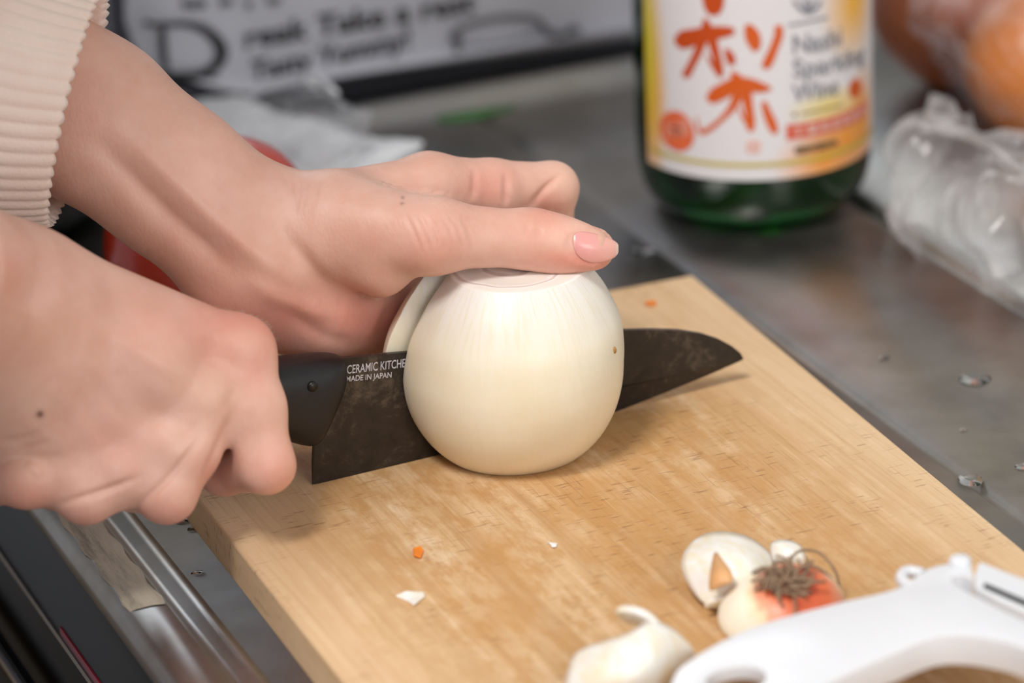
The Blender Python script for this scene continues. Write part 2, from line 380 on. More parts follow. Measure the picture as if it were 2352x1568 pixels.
t = NT('onion_cut'); tc = t.n('ShaderNodeTexCoord'); ln = t.n('ShaderNodeVectorMath', operation='LENGTH'); t.l(tc.outputs['Object'], ln.inputs[0])
rg = t.math('SINE', t.math('MULTIPLY', t.math('ADD', ln.outputs['Value'], t.math('MULTIPLY', t.noise(tc.outputs['Object'], 60, 2), 0.0025)), 1900.0))
t.set(color=t.ramp(rg, [(0.0, rgb(238, 234, 226)), (0.86, rgb(250, 246, 242)), (1.0, rgb(214, 204, 196))]), rough=0.3, sss=0.3, sss_r=(1, .8, .6), sss_s=0.004)
t.bump(rg, 0.1, 0.0006); MAT['onion_cut'] = t.m
plain('onion_spot', rgb(168, 122, 62), 0.6)
OPROF = [(0.0, -0.0282), (0.012, -0.0282), (0.0195, -0.0280), (0.0225, -0.0268), (0.0275, -0.0215), (0.0315, -0.0145), (0.0338, -0.0070), (0.0345, 0.0), (0.0341, 0.0065), (0.0327, 0.0130), (0.0300, 0.0188), (0.0270, 0.0240), (0.0240, 0.0280), (0.0214, 0.0312), (0.0204, 0.0319), (0.0165, 0.0321), (0.008, 0.0320), (0.0, 0.0319)]
def onion_piece(name, keep_front, shift, parent_label):
    bm = bmesh.new(); prof = catmull(OPROF, 4); SG = 96; rings = []
    for r, z in prof:
        lean = 0.0032*(z/0.033) if z > 0 else 0.0
        ring = []
        for j in range(SG):
            a = 2*math.pi*j/SG; rr = max(r, 0.0)*(1+0.010*math.sin(2*a+0.7)+0.006*math.sin(3*a+z*90)+0.0025*math.sin(17*a+5*z)*min(1, max(0, z/0.02)))
            ring.append(bm.verts.new((rr*math.cos(a)+lean, rr*math.sin(a), z)) if r > 1e-6 else None)
        if r <= 1e-6: ring = [bm.verts.new((lean, 0, z))]*1
        rings.append(ring)
    for a, b in zip(rings[:-1], rings[1:]):
        for j in range(SG):
            k = (j+1) % SG
            if len(a) == 1 and len(b) == 1: continue
            if len(a) == 1: bm.faces.new((a[0], b[k], b[j])) if True else None
            elif len(b) == 1: bm.faces.new((a[j], a[k], b[0]))
            else: bm.faces.new((a[j], a[k], b[k], b[j]))
    bmesh.ops.recalc_face_normals(bm, faces=bm.faces[:])
    pl = Vector(ka-OC) + Vector(KN)*(0.0010 if keep_front else -0.0010)
    nrm = Vector(KN)
    geo = bm.verts[:]+bm.edges[:]+bm.faces[:]
    r = bmesh.ops.bisect_plane(bm, geom=geo, plane_co=pl, plane_no=nrm, clear_inner=keep_front, clear_outer=not keep_front)
    ce = [e for e in r['geom_cut'] if isinstance(e, bmesh.types.BMEdge)]
    nf = bmesh.ops.edgeloop_fill(bm, edges=ce)['faces']
    me_cut = set(nf)
    for f in bm.faces: f.smooth = f not in me_cut; f.material_index = 1 if ((f in me_cut and keep_front) or (f.calc_center_median().z > 0.0315)) else 0
    me = bpy.data.meshes.new(name); bm.to_mesh(me); bm.free()
    me.materials.append(MAT['onion']); me.materials.append(MAT['onion_cut'])
    o = bpy.data.objects.new(name, me); COL.objects.link(o); o.location = tuple(OC+shift)
    return o
of = tag(onion_piece('onion_half', True, np.array([0, 0, 0.0]), ''), 'peeled white onion part in front of the knife blade, under the thumb', 'onion')
ob = tag(onion_piece('onion_half', False, np.array([-0.0060, 0.0012, 0.0]), ''), 'peeled white onion part behind the knife blade, held by the fingers', 'onion')
ob.rotation_euler = (math.radians(-3.5), 0, math.radians(2.0))
# small brown blemish on the front piece
from mathutils.bvhtree import BVHTree
_h = BVHTree.FromPolygons([tuple(v.co+of.location) for v in of.data.vertices], [tuple(p.vertices) for p in of.data.polygons]).ray_cast(Vector(CAM), Vector(ray(1411, 804)).normalized())
P = np.array(_h[0]); bm = bmesh.new(); bmesh.ops.create_icosphere(bm, subdivisions=2, radius=0.0009)
for v in bm.verts: v.co = Vector((v.co.x*0.8, v.co.y*0.8, v.co.z*1.3))+Vector(P-OC)
sp_o = from_bm('blemish', bm, MAT['onion_spot']); sp_o.parent = of; sp_o.matrix_parent_inverse = Matrix.Identity(4)

# ================================================================== bottle of sparkling wine
BF = at_z(1750, 531, 0.0); BC = np.array([BF[0]+0.3746*0.034, BF[1]+0.9272*0.034, 0.0005]); BR = 0.0438
def on_bottle(px, py, r=BR):
    d = ray(px, py); o = CAM-BC; a = d[0]**2+d[1]**2; b = 2*(o[0]*d[0]+o[1]*d[1]); c = o[0]**2+o[1]**2-r*r; disc = max(b*b-4*a*c, 0.0)
    P = CAM+d*((-b-math.sqrt(disc))/(2*a)); return math.atan2(P[1]-BC[1], P[0]-BC[0]), P[2]
TH0 = math.atan2(CAM[1]-BC[1], CAM[0]-BC[0])
def wrap(th, z, r): return (BC[0]+r*math.cos(th), BC[1]+r*math.sin(th), z)
t = NT('green_glass'); t.set(color=(0.010, 0.17, 0.030, 1), rough=0.03, trans=1.0, ior=1.5, spec=0.5); MAT['green_glass'] = t.m
t = NT('wine'); t.set(color=(0.05, 0.26, 0.06, 1), rough=0.02, trans=1.0, ior=1.34); MAT['wine'] = t.m
plain('foil', rgb(176, 142, 62), 0.3, 0.1, 60, metal=1.0)
bottle = thing('wine_bottle', BC, 'green glass sparkling wine bottle with a white and orange pear wine label', 'bottle')
prof = [(0.0, 0.0065), (0.020, 0.004), (0.029, 0.0), (0.0335, 0.0006), (0.0385, 0.0042), (0.0418, 0.0098), (0.0432, 0.0165), (BR, 0.026), (BR, 0.06), (BR, 0.10), (BR, 0.145), (BR-0.001, 0.155), (0.039, 0.172), (0.030, 0.195), (0.021, 0.218), (0.0165, 0.240), (0.0150, 0.262), (0.0148, 0.285), (0.0165, 0.287), (0.0165, 0.297), (0.0140, 0.300), (0.0, 0.300)]
def sm(p, n=4):
    return [(max(0.0, q[0]), q[1]) for q in catmull([np.array(v) for v in p], n)]
lathe('glass', sm(prof), MAT['green_glass'], bottle, 96, BC)
lathe('wine_inside', sm([(0.0, 0.0105), (0.022, 0.0085), (0.030, 0.0080), (0.0365, 0.0130), (0.0395, 0.0220), (0.0402, 0.035), (0.0402, 0.145), (0.036, 0.170), (0.028, 0.19), (0.0, 0.19)]), MAT['wine'], bottle, 64, BC)
lathe('foil_capsule', sm([(0.0171, 0.228), (0.0165, 0.25), (0.0158, 0.285), (0.0174, 0.288), (0.0174, 0.299), (0.014, 0.3025), (0.0, 0.303)], 3), MAT['foil'], bottle, 48, BC)
ZL = on_bottle(1740, 414)[1]
def gauss(t, uv, th, z, sth, sz):
    vs = t.n('ShaderNodeVectorMath', operation='SUBTRACT'); t.l(uv, vs.inputs[0]); vs.inputs[1].default_value = (th, z*10, 0)
    vm = t.n('ShaderNodeVectorMath', operation='MULTIPLY'); t.l(vs.outputs[0], vm.inputs[0]); vm.inputs[1].default_value = (1/sth, 1/(sz*10), 0)
    l_ = t.n('ShaderNodeVectorMath', operation='LENGTH'); t.l(vm.outputs[0], l_.inputs[0])
    return t.ramp(l_.outputs['Value'], [(0.0, (1,1,1,1)), (0.45, (0.65,0.65,0.65,1)), (1.0, (0,0,0,1))])
def lab(cx, cy): return on_bottle(1452+cx/2.6133, cy/2.6133, BR+0.0003)
t = NT('label_paper'); uvn = t.n('ShaderNodeUVMap'); uvn.uv_map = 'UVMap'; uv = uvn.outputs[0]
c = rgb(226, 222, 224)
for (cx, cy), sth, sz, colr in (((110, 420), 0.24, 0.050, rgb(236, 176, 40)), ((100, 620), 0.26, 0.034, rgb(238, 166, 60)), ((95, 260), 0.16, 0.045, rgb(214, 200, 50)), ((1330, 20), 0.42, 0.024, rgb(244, 178, 40)), ((1290, 820), 0.52, 0.020, rgb(240, 150, 46)), ((1150, 960), 0.48, 0.016, rgb(240, 156, 60)), ((1380, 700), 0.30, 0.022, rgb(240, 160, 60)), ((1180, 640), 0.42, 0.008, rgb(240, 216, 130))):
    th, z = lab(cx, cy); c = t.mix(gauss(t, uv, th, z, sth, sz), c, colr)
t.set(color=c, rough=0.5, spec=0.3); MAT['label'] = t.m
def wrapped(name, pts2, faces, mat, dr, parent=bottle):
    return mesh(name, [wrap(th, z, BR+dr) for th, z in pts2], faces, mat, parent)
tha, thb = on_bottle(1490, 360, BR)[0], TH0+1.66*(1 if on_bottle(1900, 300)[0] > on_bottle(1600, 300)[0] else -1)
SGN = 1 if thb > tha else -1
n, mz = 60, 12; pts2 = [(tha+(thb-tha)*i/n, ZL+0.112*j/mz) for j in range(mz+1) for i in range(n+1)]
fc = [(j*(n+1)+i, j*(n+1)+i+1, (j+1)*(n+1)+i+1, (j+1)*(n+1)+i) for j in range(mz) for i in range(n)]
label = wrapped('label', pts2, fc, MAT['label'], 0.0003)
ul = label.data.uv_layers.new(name='UVMap')
for lp in label.data.loops: ul.data[lp.index].uv = (pts2[lp.vertex_index][0], pts2[lp.vertex_index][1]*10)
for nm, cc in (('orange_ink', (214, 92, 22)), ('deep_orange_ink', (196, 74, 14)), ('red_orange_ink', (226, 104, 60)), ('pink_ink', (236, 176, 156)), ('grey_ink', (138, 138, 146)), ('gold_ink', (196, 176, 66)), ('red_ink', (216, 92, 62)), ('white_ink', (240, 214, 202)), ('brown_ink', (120, 92, 58))):
    plain(nm, rgb(*cc), 0.55, 0.05, 50)
def brush(strokes, mat, name, dr=0.0006, parent=label):
    P2, Fc = [], []
    for s in strokes:
        s = [np.array(v, float) for v in s]; c = catmull(s, 6)
        L = []
        for i, q in enumerate(c):
            tg = c[min(i+1, len(c)-1)][:2]-c[max(i-1, 0)][:2]; tg /= np.linalg.norm(tg)+1e-9; nn = np.array([-tg[1], tg[0]]); w = max(q[2], 1.0)
            L.append([lab(*(q[:2]+nn*w*f)) for f in (-1, -0.4, 0.4, 1)])
        b = len(P2)
        for row in L: P2 += row
        for i in range(len(L)-1):
            for j in range(3): Fc.append((b+i*4+j, b+i*4+j+1, b+(i+1)*4+j+1, b+(i+1)*4+j))
    return wrapped(name, P2, Fc, mat, dr, parent)
brush([[(485, -90, 70), (488, -20, 66), (492, 50, 54), (496, 90, 24)],
       [(256, 236, 12), (290, 238, 50), (330, 232, 55), (390, 215, 47), (450, 203, 45), (525, 193, 38), (588, 187, 27), (616, 188, 12)],
       [(438, 108, 8), (447, 150, 28), (452, 205, 38)],
       [(424, 235, 30), (392, 320, 25), (352, 400, 23), (328, 445, 25), (322, 466, 10)],
       [(478, 225, 32), (500, 310, 27), (520, 390, 25), (526, 440, 22), (526, 462, 8)],
       [(452, 330, 7), (478, 380, 11), (512, 430, 14)], [(562, 290, 10), (590, 345, 29), (600, 390, 16)]], MAT['deep_orange_ink'], 'brush_character')
brush([[(690, 148, 18), (718, 205, 44), (736, 265, 38), (738, 306, 14)], [(872, 152, 22), (880, 200, 26), (850, 290, 26), (815, 370, 30), (790, 408, 18)],
       [(448, 578, 12), (482, 578, 42), (545, 545, 46), (620, 510, 46), (700, 510, 43), (780, 525, 30), (836, 530, 8)], [(596, 432, 10), (628, 470, 33), (652, 515, 42)],
       [(640, 555, 32), (602, 640, 23), (545, 706, 15), (480, 762, 15), (425, 792, 15), (400, 768, 9), (388, 700, 4)],
       [(682, 545, 34), (698, 640, 29), (711, 720, 27), (710, 772, 22), (706, 788, 8)], [(640, 640, 5), (660, 690, 9), (696, 750, 12)], [(788, 608, 16), (812, 680, 27), (842, 752, 30), (862, 800, 16)]], MAT['orange_ink'], 'brush_character')
def disc(cx, cy, rx, ry, rot, mat, name, dr=0.0006):
    P2, Fc = [lab(cx, cy)], []; cr, sr = math.cos(math.radians(rot)), math.sin(math.radians(rot)); S = 36
    for k in range(1, 5):
        for j in range(S):
            a = 2*math.pi*j/S; x, y = rx*k/4*math.cos(a), ry*k/4*math.sin(a); P2.append(lab(cx+x*cr-y*sr, cy+x*sr+y*cr))
    for j in range(S): Fc.append((0, 1+j, 1+(j+1) % S))
    for k in range(3):
        for j in range(S): Fc.append((1+k*S+j, 1+k*S+(j+1) % S, 1+(k+1)*S+(j+1) % S, 1+(k+1)*S+j))
    return wrapped(name, P2, Fc, mat, dr, label)
disc(272, 785, 98, 126, -24, MAT['red_orange_ink'], 'round_seal'); disc(1335, 530, 36, 60, 8, MAT['orange_ink'], 'pear_mark')
def label_text(s, a, b, hcrop, mat, name, bold=0.0, dr=0.0008):
    V2, F2 = text_mesh(s, 1.0, bold); w = max(v[0] for v in V2); h = max(v[1] for v in V2)
    t0, z0 = lab(*a); t1, z1 = lab(*b); hz = lab(a[0], a[1]-hcrop)[1]-z0
    return wrapped(name, [(t0+(t1-t0)*v[0]/w, z0+(z1-z0)*v[0]/w+hz*v[1]/h) for v in V2], F2, mat, dr, label)
label_text('Nashi', (955, 322), (1250, 268), 112, MAT['grey_ink'], 'lettering', 0.012)
label_text('Sparkling', (958, 462), (1388, 362), 108, MAT['grey_ink'], 'lettering', 0.012)
label_text('Wine', (960, 612), (1232, 560), 108, MAT['grey_ink'], 'lettering', 0.012)
label_text('お酒', (196, 818), (352, 800), 92, MAT['pink_ink'], 'seal_character', 0.0, 0.0009)
brush([[(688, 852, 6), (765, 850, 6)], [(688, 882, 6), (765, 880, 6)], [(690, 910, 6), (762, 908, 6)], [(694, 846, 6), (694, 914, 6)], [(728, 846, 5), (728, 914, 5)], [(762, 846, 6), (762, 914, 6)]], MAT['pink_ink'], 'square_seal')
def band(a, b, hcrop, mat, name, dr):
    t0, z0 = lab(*a); t1, z1 = lab(*b); hz = lab(a[0], a[1]-hcrop)[1]-z0; P2 = []; n_ = 24
    for i in range(n_+1): q = i/n_; P2 += [(t0+(t1-t0)*q, z0+(z1-z0)*q), (t0+(t1-t0)*q, z0+(z1-z0)*q+hz)]
    return wrapped(name, P2, [(2*i, 2*i+2, 2*i+3, 2*i+1) for i in range(n_)], mat, dr, label)
band((925, 840), (1402, 690), 92, MAT['red_ink'], 'red_band', 0.0005)
label_text('千葉県産梨使用', (955, 818), (1390, 680), 58, MAT['white_ink'], 'lettering', 0.0)
label_text('120％果汁', (975, 915), (1232, 868), 44, MAT['brown_ink'], 'lettering', 0.01) if False else brush([[(975, 905, 20), (1020, 898, 24), (1080, 886, 18), (1130, 876, 24), (1180, 864, 18), (1228, 852, 20)]], MAT['brown_ink'], 'small_print')
brush([[(960, 690, 10), (985, 684, 10)], [(1010, 684, 5), (1120, 660, 5), (1260, 628, 5)]], MAT['brown_ink'], 'small_print')
brush([[(935, 150, 7), (1040, 132, 7), (1170, 102, 7)]], MAT['grey_ink'], 'small_print')
brush([[(965, 0, 10), (1000, 44, 12), (1050, 72, 14), (1100, 50, 12), (1130, 0, 10)], [(1020, -10, 10), (1046, 40, 12), (1062, 72, 8)], [(1080, -10, 10), (1066, 30, 12), (1058, 60, 8)], [(990, -30, 12), (1050, -50, 14), (1115, -35, 12)]], MAT['grey_ink'], 'crest')
za = lab(180, 915)[1]
P2 = []
for i in range(61): th = tha+SGN*0.06+(thb-tha-SGN*0.1)*i/60; P2 += [(th, ZL+0.0052), (th, ZL+0.0068)]
wrapped('gold_line', P2, [(2*i, 2*i+2, 2*i+3, 2*i+1) for i in range(60)], MAT['gold_ink'], 0.0006, label)

# ================================================================== printed bag standing behind
def bagpt(px, py, off=0.0): return at_plane(px, py, (0, BY, 0), (0, -1, -0.10)) + np.array([0, -off, 0])
BY = 0.3925
plain('bag_film', rgb(204, 206, 216), 0.42, 0.06, 30, 0.06); plain('bag_gusset', rgb(26, 28, 38), 0.4, 0.15, 30); plain('bag_print', rgb(34, 32, 36), 0.5, 0.1, 60); plain('bag_print_grey', rgb(98, 98, 104), 0.5, 0.1, 60)
bag = thing('printed_bag', (0.15, 0.40, 0), 'silvery bag printed with black lettering and a cup, standing behind the counter rib', 'bag')
xl, xr = bagpt(296, 60)[0], bagpt(1640, 60)[0]
nx = 44
def bag_strip(prof, mat, name):
    V = []; Fc = []; k = len(prof)
    for i in range(nx+1):
        q = i/nx; x = xl+0.012+(xr-xl-0.012)*q
        sag = 0.5+0.5*(1-min(1, q*1.0)); lift = 0.014*max(0, 1-q/0.16)**1.5
        for j, (y, z) in enumerate(prof): V.append((x, y+0.01*max(0, 1-q/0.10)**2, 0.0018+(z-0.0018)*sag+lift*(0.25+0.75*j/(k-1)) if j or lift else z))
    for i in range(nx):
        for j in range(k-1): Fc.append((i*k+j, (i+1)*k+j, (i+1)*k+j+1, i*k+j+1))
    return mesh(name, V, Fc, mat, bag)
o = bag_strip([(0.3875, 0.0022), (0.3845, 0.0060), (0.3835, 0.0120), (0.3835, 0.0158)], MAT['bag_gusset'], 'gusset')  # shade under the bag's bottom, put into a near-black colour
bag_strip([(0.3835, 0.0158), (0.3842, 0.0172), (0.3862, 0.0190), (0.3885, 0.0202), (0.3908, 0.0208)], MAT['bag_film'], 'bottom_fold')
rows = 14; V = []; Fc = []
for j in range(rows+1):
    z = 0.0120+0.145*j/rows
    for i in range(nx+1):
        q = i/nx; x0 = xl+0.012*max(0, 1-j/3)**1.5; x = x0+(xr-x0)*q
        V.append((x, BY-0.10*z+0.0007*math.sin(x*60+j*0.8)*math.sin(j*0.5)+0.05*max(0, 0.06-q)**1, z+0.010*max(0, 1-q/0.14)**1.5*(1-j/rows)))
for j in range(rows):
    for i in range(nx): a = j*(nx+1)+i; Fc.append((a, a+1, a+nx+2, a+nx+1))
mesh('panel', V, Fc, MAT['bag_film'], bag)
V = []; Fc = []
mesh('back_panel', [(xl, BY+0.05, 0.002), (xr, BY+0.05, 0.002), (xr, BY+0.006, 0.156), (xl, BY+0.006, 0.156)], [(0, 1, 2, 3)], MAT['bag_film'], bag)
def bag_brush(strokes, mat, name):
    V, Fc = [], []
    for s in strokes:
        c = catmull([np.array(v, float) for v in s], 6); b = len(V)
        for i, q in enumerate(c):
            tg = c[min(i+1, len(c)-1)][:2]-c[max(i-1, 0)][:2]; tg /= np.linalg.norm(tg)+1e-9; nn = np.array([-tg[1], tg[0]])
            V += [bagpt(*(q[:2]-nn*q[2]), 0.0022), bagpt(*(q[:2]+nn*q[2]), 0.0022)]
        Fc += [(b+2*i, b+2*i+2, b+2*i+3, b+2*i+1) for i in range(len(c)-1)]
    return mesh(name, V, Fc, mat, bag)
bag_brush([[(371, 62, 7), (374, 110, 7), (379, 152, 7)], [(328, 48, 5), (360, 54, 6), (420, 52, 7), (465, 64, 10), (496, 92, 13), (506, 116, 14), (498, 142, 12), (468, 163, 9), (420, 170, 8), (372, 166, 5)], [(440, 168, 8), (490, 182, 11), (520, 205, 12), (540, 232, 12)]], MAT['bag_print'], 'capital_letter')
def bag_text(s, a, b, hpx, name='lettering', bold=0.02):
    V2, F2 = text_mesh(s, 1.0, bold); w = max(v[0] for v in V2); h = max(v[1] for v in V2)
    A = bagpt(*a, 0.0022); B = bagpt(*b, 0.0022); U = bagpt(a[0], a[1]-hpx, 0.0022)-A
    mesh(name, [A+(B-A)*v[0]/w+U*v[1]/h for v in V2], F2, MAT['bag_print'], bag, False)
bag_text('reak Take a rest', (556, 108), (1086, 22), 50); bag_text('Tasty Yummy!', (572, 182), (936, 106), 46)
bag_brush([[(415, 4, 9), (440, 8, 10), (470, 4, 9)], [(500, 4, 8), (530, 0, 9)], [(560, 8, 9), (575, 6, 8)], [(610, 0, 8), (640, -4, 8)]], MAT['bag_print_grey'], 'small_print')
ell = [(1136+104*math.cos(a)*0.99-30*math.sin(a)*0.13, 68+30*math.sin(a)-104*math.cos(a)*0.13, 5.5 if math.sin(a) < 0.2 else 2.5) for a in np.linspace(0, 2*math.pi, 26)]
bag_brush([ell, [(1046, 74, 8), (1046, 100, 8), (1046, 125, 8)], [(1236, 52, 6), (1262, 76, 9), (1290, 78, 8), (1316, 62, 7), (1326, 84, 6)]], MAT['bag_print_grey'], 'cup_drawing')

# ================================================================== paper, films and produce behind the hands
def film(name, color, alpha, rough=0.22):
    t = NT(name); v = t.coord('Object'); n = t.noise(v, 30, 3, 0.55, 1.5)
    t.set(color=color, rough=rough, spec=0.6, alpha=t.ramp(n, [(0.35, (alpha*0.45,)*3+(1,)), (0.68, (min(1, alpha*1.9),)*3+(1,))]))
    t.bump(n, 0.35, 0.003); MAT[name] = t.m
film('clear_film', rgb(226, 228, 236), 0.16, 0.12); film('hazy_film', rgb(228, 226, 226), 0.24, 0.10)
plain('white_paper', rgb(240, 243, 247), 0.7, 0.04, 30, 0.2); plain('tomato_skin', rgb(208, 58, 32), 0.25, 0.12, 24, coat=0.4); plain('stem_green', rgb(58, 62, 38), 0.6)
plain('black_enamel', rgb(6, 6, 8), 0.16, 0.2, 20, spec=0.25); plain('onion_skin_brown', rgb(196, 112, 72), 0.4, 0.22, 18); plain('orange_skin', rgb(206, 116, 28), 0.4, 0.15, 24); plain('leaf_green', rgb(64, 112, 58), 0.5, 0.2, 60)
def sheet(name, rows, mat, parent=None, amp=0.0, freq=80, lv=2, thick=0.0):
    """Rows of 3-D points lofted into a sheet, optionally crumpled."""
    V = []; Fc = []; k = len(rows[0])
    for r in rows: V += [np.array(p, float) for p in r]
    for j in range(len(rows)-1):
        for i in range(k-1): Fc.append((j*k+i, j*k+i+1, (j+1)*k+i+1, (j+1)*k+i))
    o = mesh(name, V, Fc, mat, parent); subsurf(o, lv)
    if amp:
        tx = bpy.data.textures.new(name, 'CLOUDS'); tx.noise_scale = 1.0/freq; tx.noise_depth = 1; tx.noise_type = 'HARD_NOISE'
        d = o.modifiers.new('crumple', 'DISPLACE'); d.texture = tx; d.strength = amp; d.texture_coords = 'LOCAL'; d.mid_level = 0.5
    if thick: solid(o, thick, 0)
    return o
def lerp_rows(top, bot, n, zt, zb, bulge=0.0):
    rows = []
    for j in range(n+1):
        q = j/n; rows.append([at_z(a[0]+(b[0]-a[0])*q, a[1]+(b[1]-a[1])*q, zt+(zb-zt)*q+bulge*math.sin(math.pi*q)) for a, b in zip(top, bot)])
    return rows
up_ = [(360, 178), (440, 186), (540, 226), (640, 258), (740, 288), (850, 326), (976, 327)]; lo_ = [(350, 420), (440, 440), (540, 460), (640, 470), (740, 470), (850, 440), (950, 356)]
tag(sheet('paper_sheet', lerp_rows(up_, lo_, 5, 0.014, 0.004, 0.004), MAT['white_paper'], None, 0.004, 30, 3, 0.0006), 'crumpled white paper sheet lying behind the wrist, under the clear film', 'paper')
up_ = [(556, 236), (620, 208), (668, 186), (712, 166), (760, 206), (806, 244), (850, 284)]; lo_ = [(520, 350), (590, 400), (650, 430), (700, 440), (740, 430), (790, 390), (838, 326)]
tag(sheet('plastic_film', lerp_rows(up_, lo_, 7, 0.034, 0.016, 0.016), MAT['clear_film'], None, 0.012, 45, 3), 'crumpled clear plastic film on the white paper behind the wrist', 'plastic film')
tube('film_edge', [at_z(712, 166, 0.0345), at_z(740, 186, 0.0345), at_z(772, 214, 0.0345)], 0.0012, MAT['white_paper'], bpy.data.objects['plastic_film'], 8)
tube('film_edge', [at_z(712, 168, 0.0345), at_z(708, 190, 0.034), at_z(724, 196, 0.034)], 0.0012, MAT['white_paper'], bpy.data.objects['plastic_film'], 8)
up_ = [(2120, 268), (2150, 282), (2190, 300), (2240, 330), (2290, 322), (2350, 345), (2460, 380)]; lo_ = [(2075, 440), (2110, 520), (2160, 560), (2230, 590), (2300, 640), (2360, 660), (2470, 660)]
tag(sheet('plastic_bag', lerp_rows(up_, lo_, 9, 0.030, 0.003, 0.018), MAT['hazy_film'], None, 0.026, 26, 4), 'empty crumpled clear plastic bag on the steel beside the bottle', 'plastic bag')
P = at_z(490, 566, 0.0365); tom = thing('tomato', (P[0], P[1], 0.0), 'red tomato behind the wrist, mostly hidden by the forearm', 'tomato')
lathe('flesh', sm([(0.0, 0.0665), (0.006, 0.0682), (0.016, 0.0712), (0.027, 0.0655), (0.0345, 0.052), (0.0372, 0.036), (0.0345, 0.019), (0.026, 0.0065), (0.013, 0.0012), (0.0, 0.0008)]), MAT['tomato_skin'], tom, 64, (P[0], P[1], 0.0))
_c = np.array([P[0], P[1], 0.0365]); q = at_depth(598, 350, project(_c)[2])-_c; q = _c+q/np.linalg.norm(q)*0.0352-AW*0.004
tube('stem_scar', [q+np.array([-0.006, 0, 0.0025]), q, q+np.array([0.004, -0.002, -0.001])], 0.0024, MAT['stem_green'], tom, 8)
pc = np.array([-0.106, 0.362, 0.002]); pot = thing('cooking_pot', pc, 'glossy black pot behind the pale sleeve, beside the printed bag', 'pot')
lathe('pot_body', [(0.0, 0.0), (0.082, 0.0), (0.090, 0.006), (0.094, 0.03), (0.095, 0.115), (0.098, 0.118), (0.098, 0.121), (0.093, 0.121), (0.090, 0.03), (0.086, 0.010), (0.0, 0.008)], MAT['black_enamel'], pot, 72, pc)
lathe('lid', sm([(0.097, 0.121), (0.09, 0.129), (0.06, 0.140), (0.02, 0.146), (0.0, 0.146)]), MAT['black_enamel'], pot, 72, pc)
lathe('lid_knob', sm([(0.006, 0.145), (0.006, 0.154), (0.014, 0.158), (0.014, 0.167), (0.0, 0.169)]), MAT['black_enamel'], pot, 24, pc)
sack = thing('produce_bag', at_z(2300, 200, 0.0), 'clear plastic bag of brown onions lying behind the bottle', 'bag')
up_ = [(2070, -90), (2150, -160), (2250, -190), (2350, -190), (2460, -160)]; lo_ = [(2110, 90), (2180, 170), (2250, 250), (2310, 316), (2440, 330)]
sheet('film', lerp_rows(up_, lo_, 7, 0.050, 0.004, 0.040), MAT['clear_film'], sack, 0.012, 40, 3)
def bulb(px, py, r, mat, label):
    C0 = at_z(px, py, r*0.96); o = thing('brown_onion', (C0[0], C0[1], 0), label, 'onion')
    lathe('bulb_skin', sm([(0.0, 0.0), (0.35*r, 0.02*r), (0.8*r, 0.42*r), (r, 0.95*r), (0.82*r, 1.5*r), (0.45*r, 1.82*r), (0.14*r, 2.02*r), (0.10*r, 2.3*r), (0, 2.32*r)]), mat, o, 48, (C0[0], C0[1], 0.0012))
    return o
bulb(2190, 20, 0.0335, MAT['onion_skin_brown'], 'reddish brown onion inside the clear bag, behind the bottle'); bulb(2395, 150, 0.031, MAT['orange_skin'], 'orange skinned onion inside the clear bag at its near end')
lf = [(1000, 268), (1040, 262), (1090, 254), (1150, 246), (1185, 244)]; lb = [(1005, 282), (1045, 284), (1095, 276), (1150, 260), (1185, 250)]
tag(sheet('leaf_scrap', [[at_z(x, y, 0.0085) for x, y in lf], [at_z((a[0]+b[0])/2, (a[1]+b[1])/2, 0.0110) for a, b in zip(lf, lb)], [at_z(x, y, 0.0080) for x, y in lb]], MAT['leaf_green'], None, 0, 1, 2, 0.0008), 'small green leaf scrap lying on the steel rib behind the hand', 'leaf')  # the bottle's green reflection on the steel, built as a coloured sheet

# ================================================================== peeler, onion trimmings and crumbs on the board
t = NT('white_plastic'); t.set(color=rgb(222, 224, 228), rough=0.3, spec=0.45, sss=0.1, sss_s=0.003); t.bump(t.noise(t.coord(), 300, 2), 0.02, 0.0003); MAT['white_plastic'] = t.m
peeler = thing('vegetable_peeler', at_z(2000, 1450, BOARD_Z), 'white plastic vegetable peeler with a steel blade resting at the board edge', 'peeler')
def pz(px): return 0.0255+0.0150*max(0, (px-1540)/812.0)
ol = [(1536, 1600), (1552, 1545), (1590, 1512), (1650, 1476), (1720, 1444), (1800, 1417), (1930, 1383), (2030, 1360), (2076, 1344), (2102, 1325), (2130, 1307), (2165, 1296), (2205, 1290), (2226, 1292), (2236, 1330), (2216, 1322), (2196, 1320), (2186, 1330), (2200, 1346), (2260, 1378), (2352, 1424), (2450, 1470), (2560, 1530), (2540, 1600), (2450, 1545), (2352, 1488), (2270, 1466), (2200, 1458), (2140, 1464), (2060, 1496), (1960, 1540), (1880, 1580), (1800, 1630), (1700, 1690), (1600, 1690), (1545, 1650)]
hole = [(1690+70*math.cos(a)+8*math.sin(a), 1560+30*math.sin(a)-10*math.cos(a)) for a in np.linspace(0, 2*math.pi, 22, endpoint=False)]
def peeler_slab():
    bm = bmesh.new(); es = []
    smo = [tuple(q) for q in catmull([np.array(p, float) for p in ol], 3, True)]
    for loop in (smo, hole):
        vs = [bm.verts.new(tuple(at_z(x, y, pz(x)))) for x, y in loop]
        es += [bm.edges.new((vs[i], vs[(i+1) % len(vs)])) for i in range(len(vs))]
    bmesh.ops.triangle_fill(bm, edges=es, use_beauty=True)
    r = bmesh.ops.extrude_face_region(bm, geom=bm.faces[:]); ev = [g for g in r['geom'] if isinstance(g, bmesh.types.BMVert)]
    for v in ev:
        hx = project(v.co)[0]; v.co.z -= 0.0042+0.0046*min(1, max(0, (hx-1780)/260.0))
    return bevel(from_bm('handle', bm, MAT['white_plastic'], peeler, True), 0.0016, 3, 50)
peeler_slab()
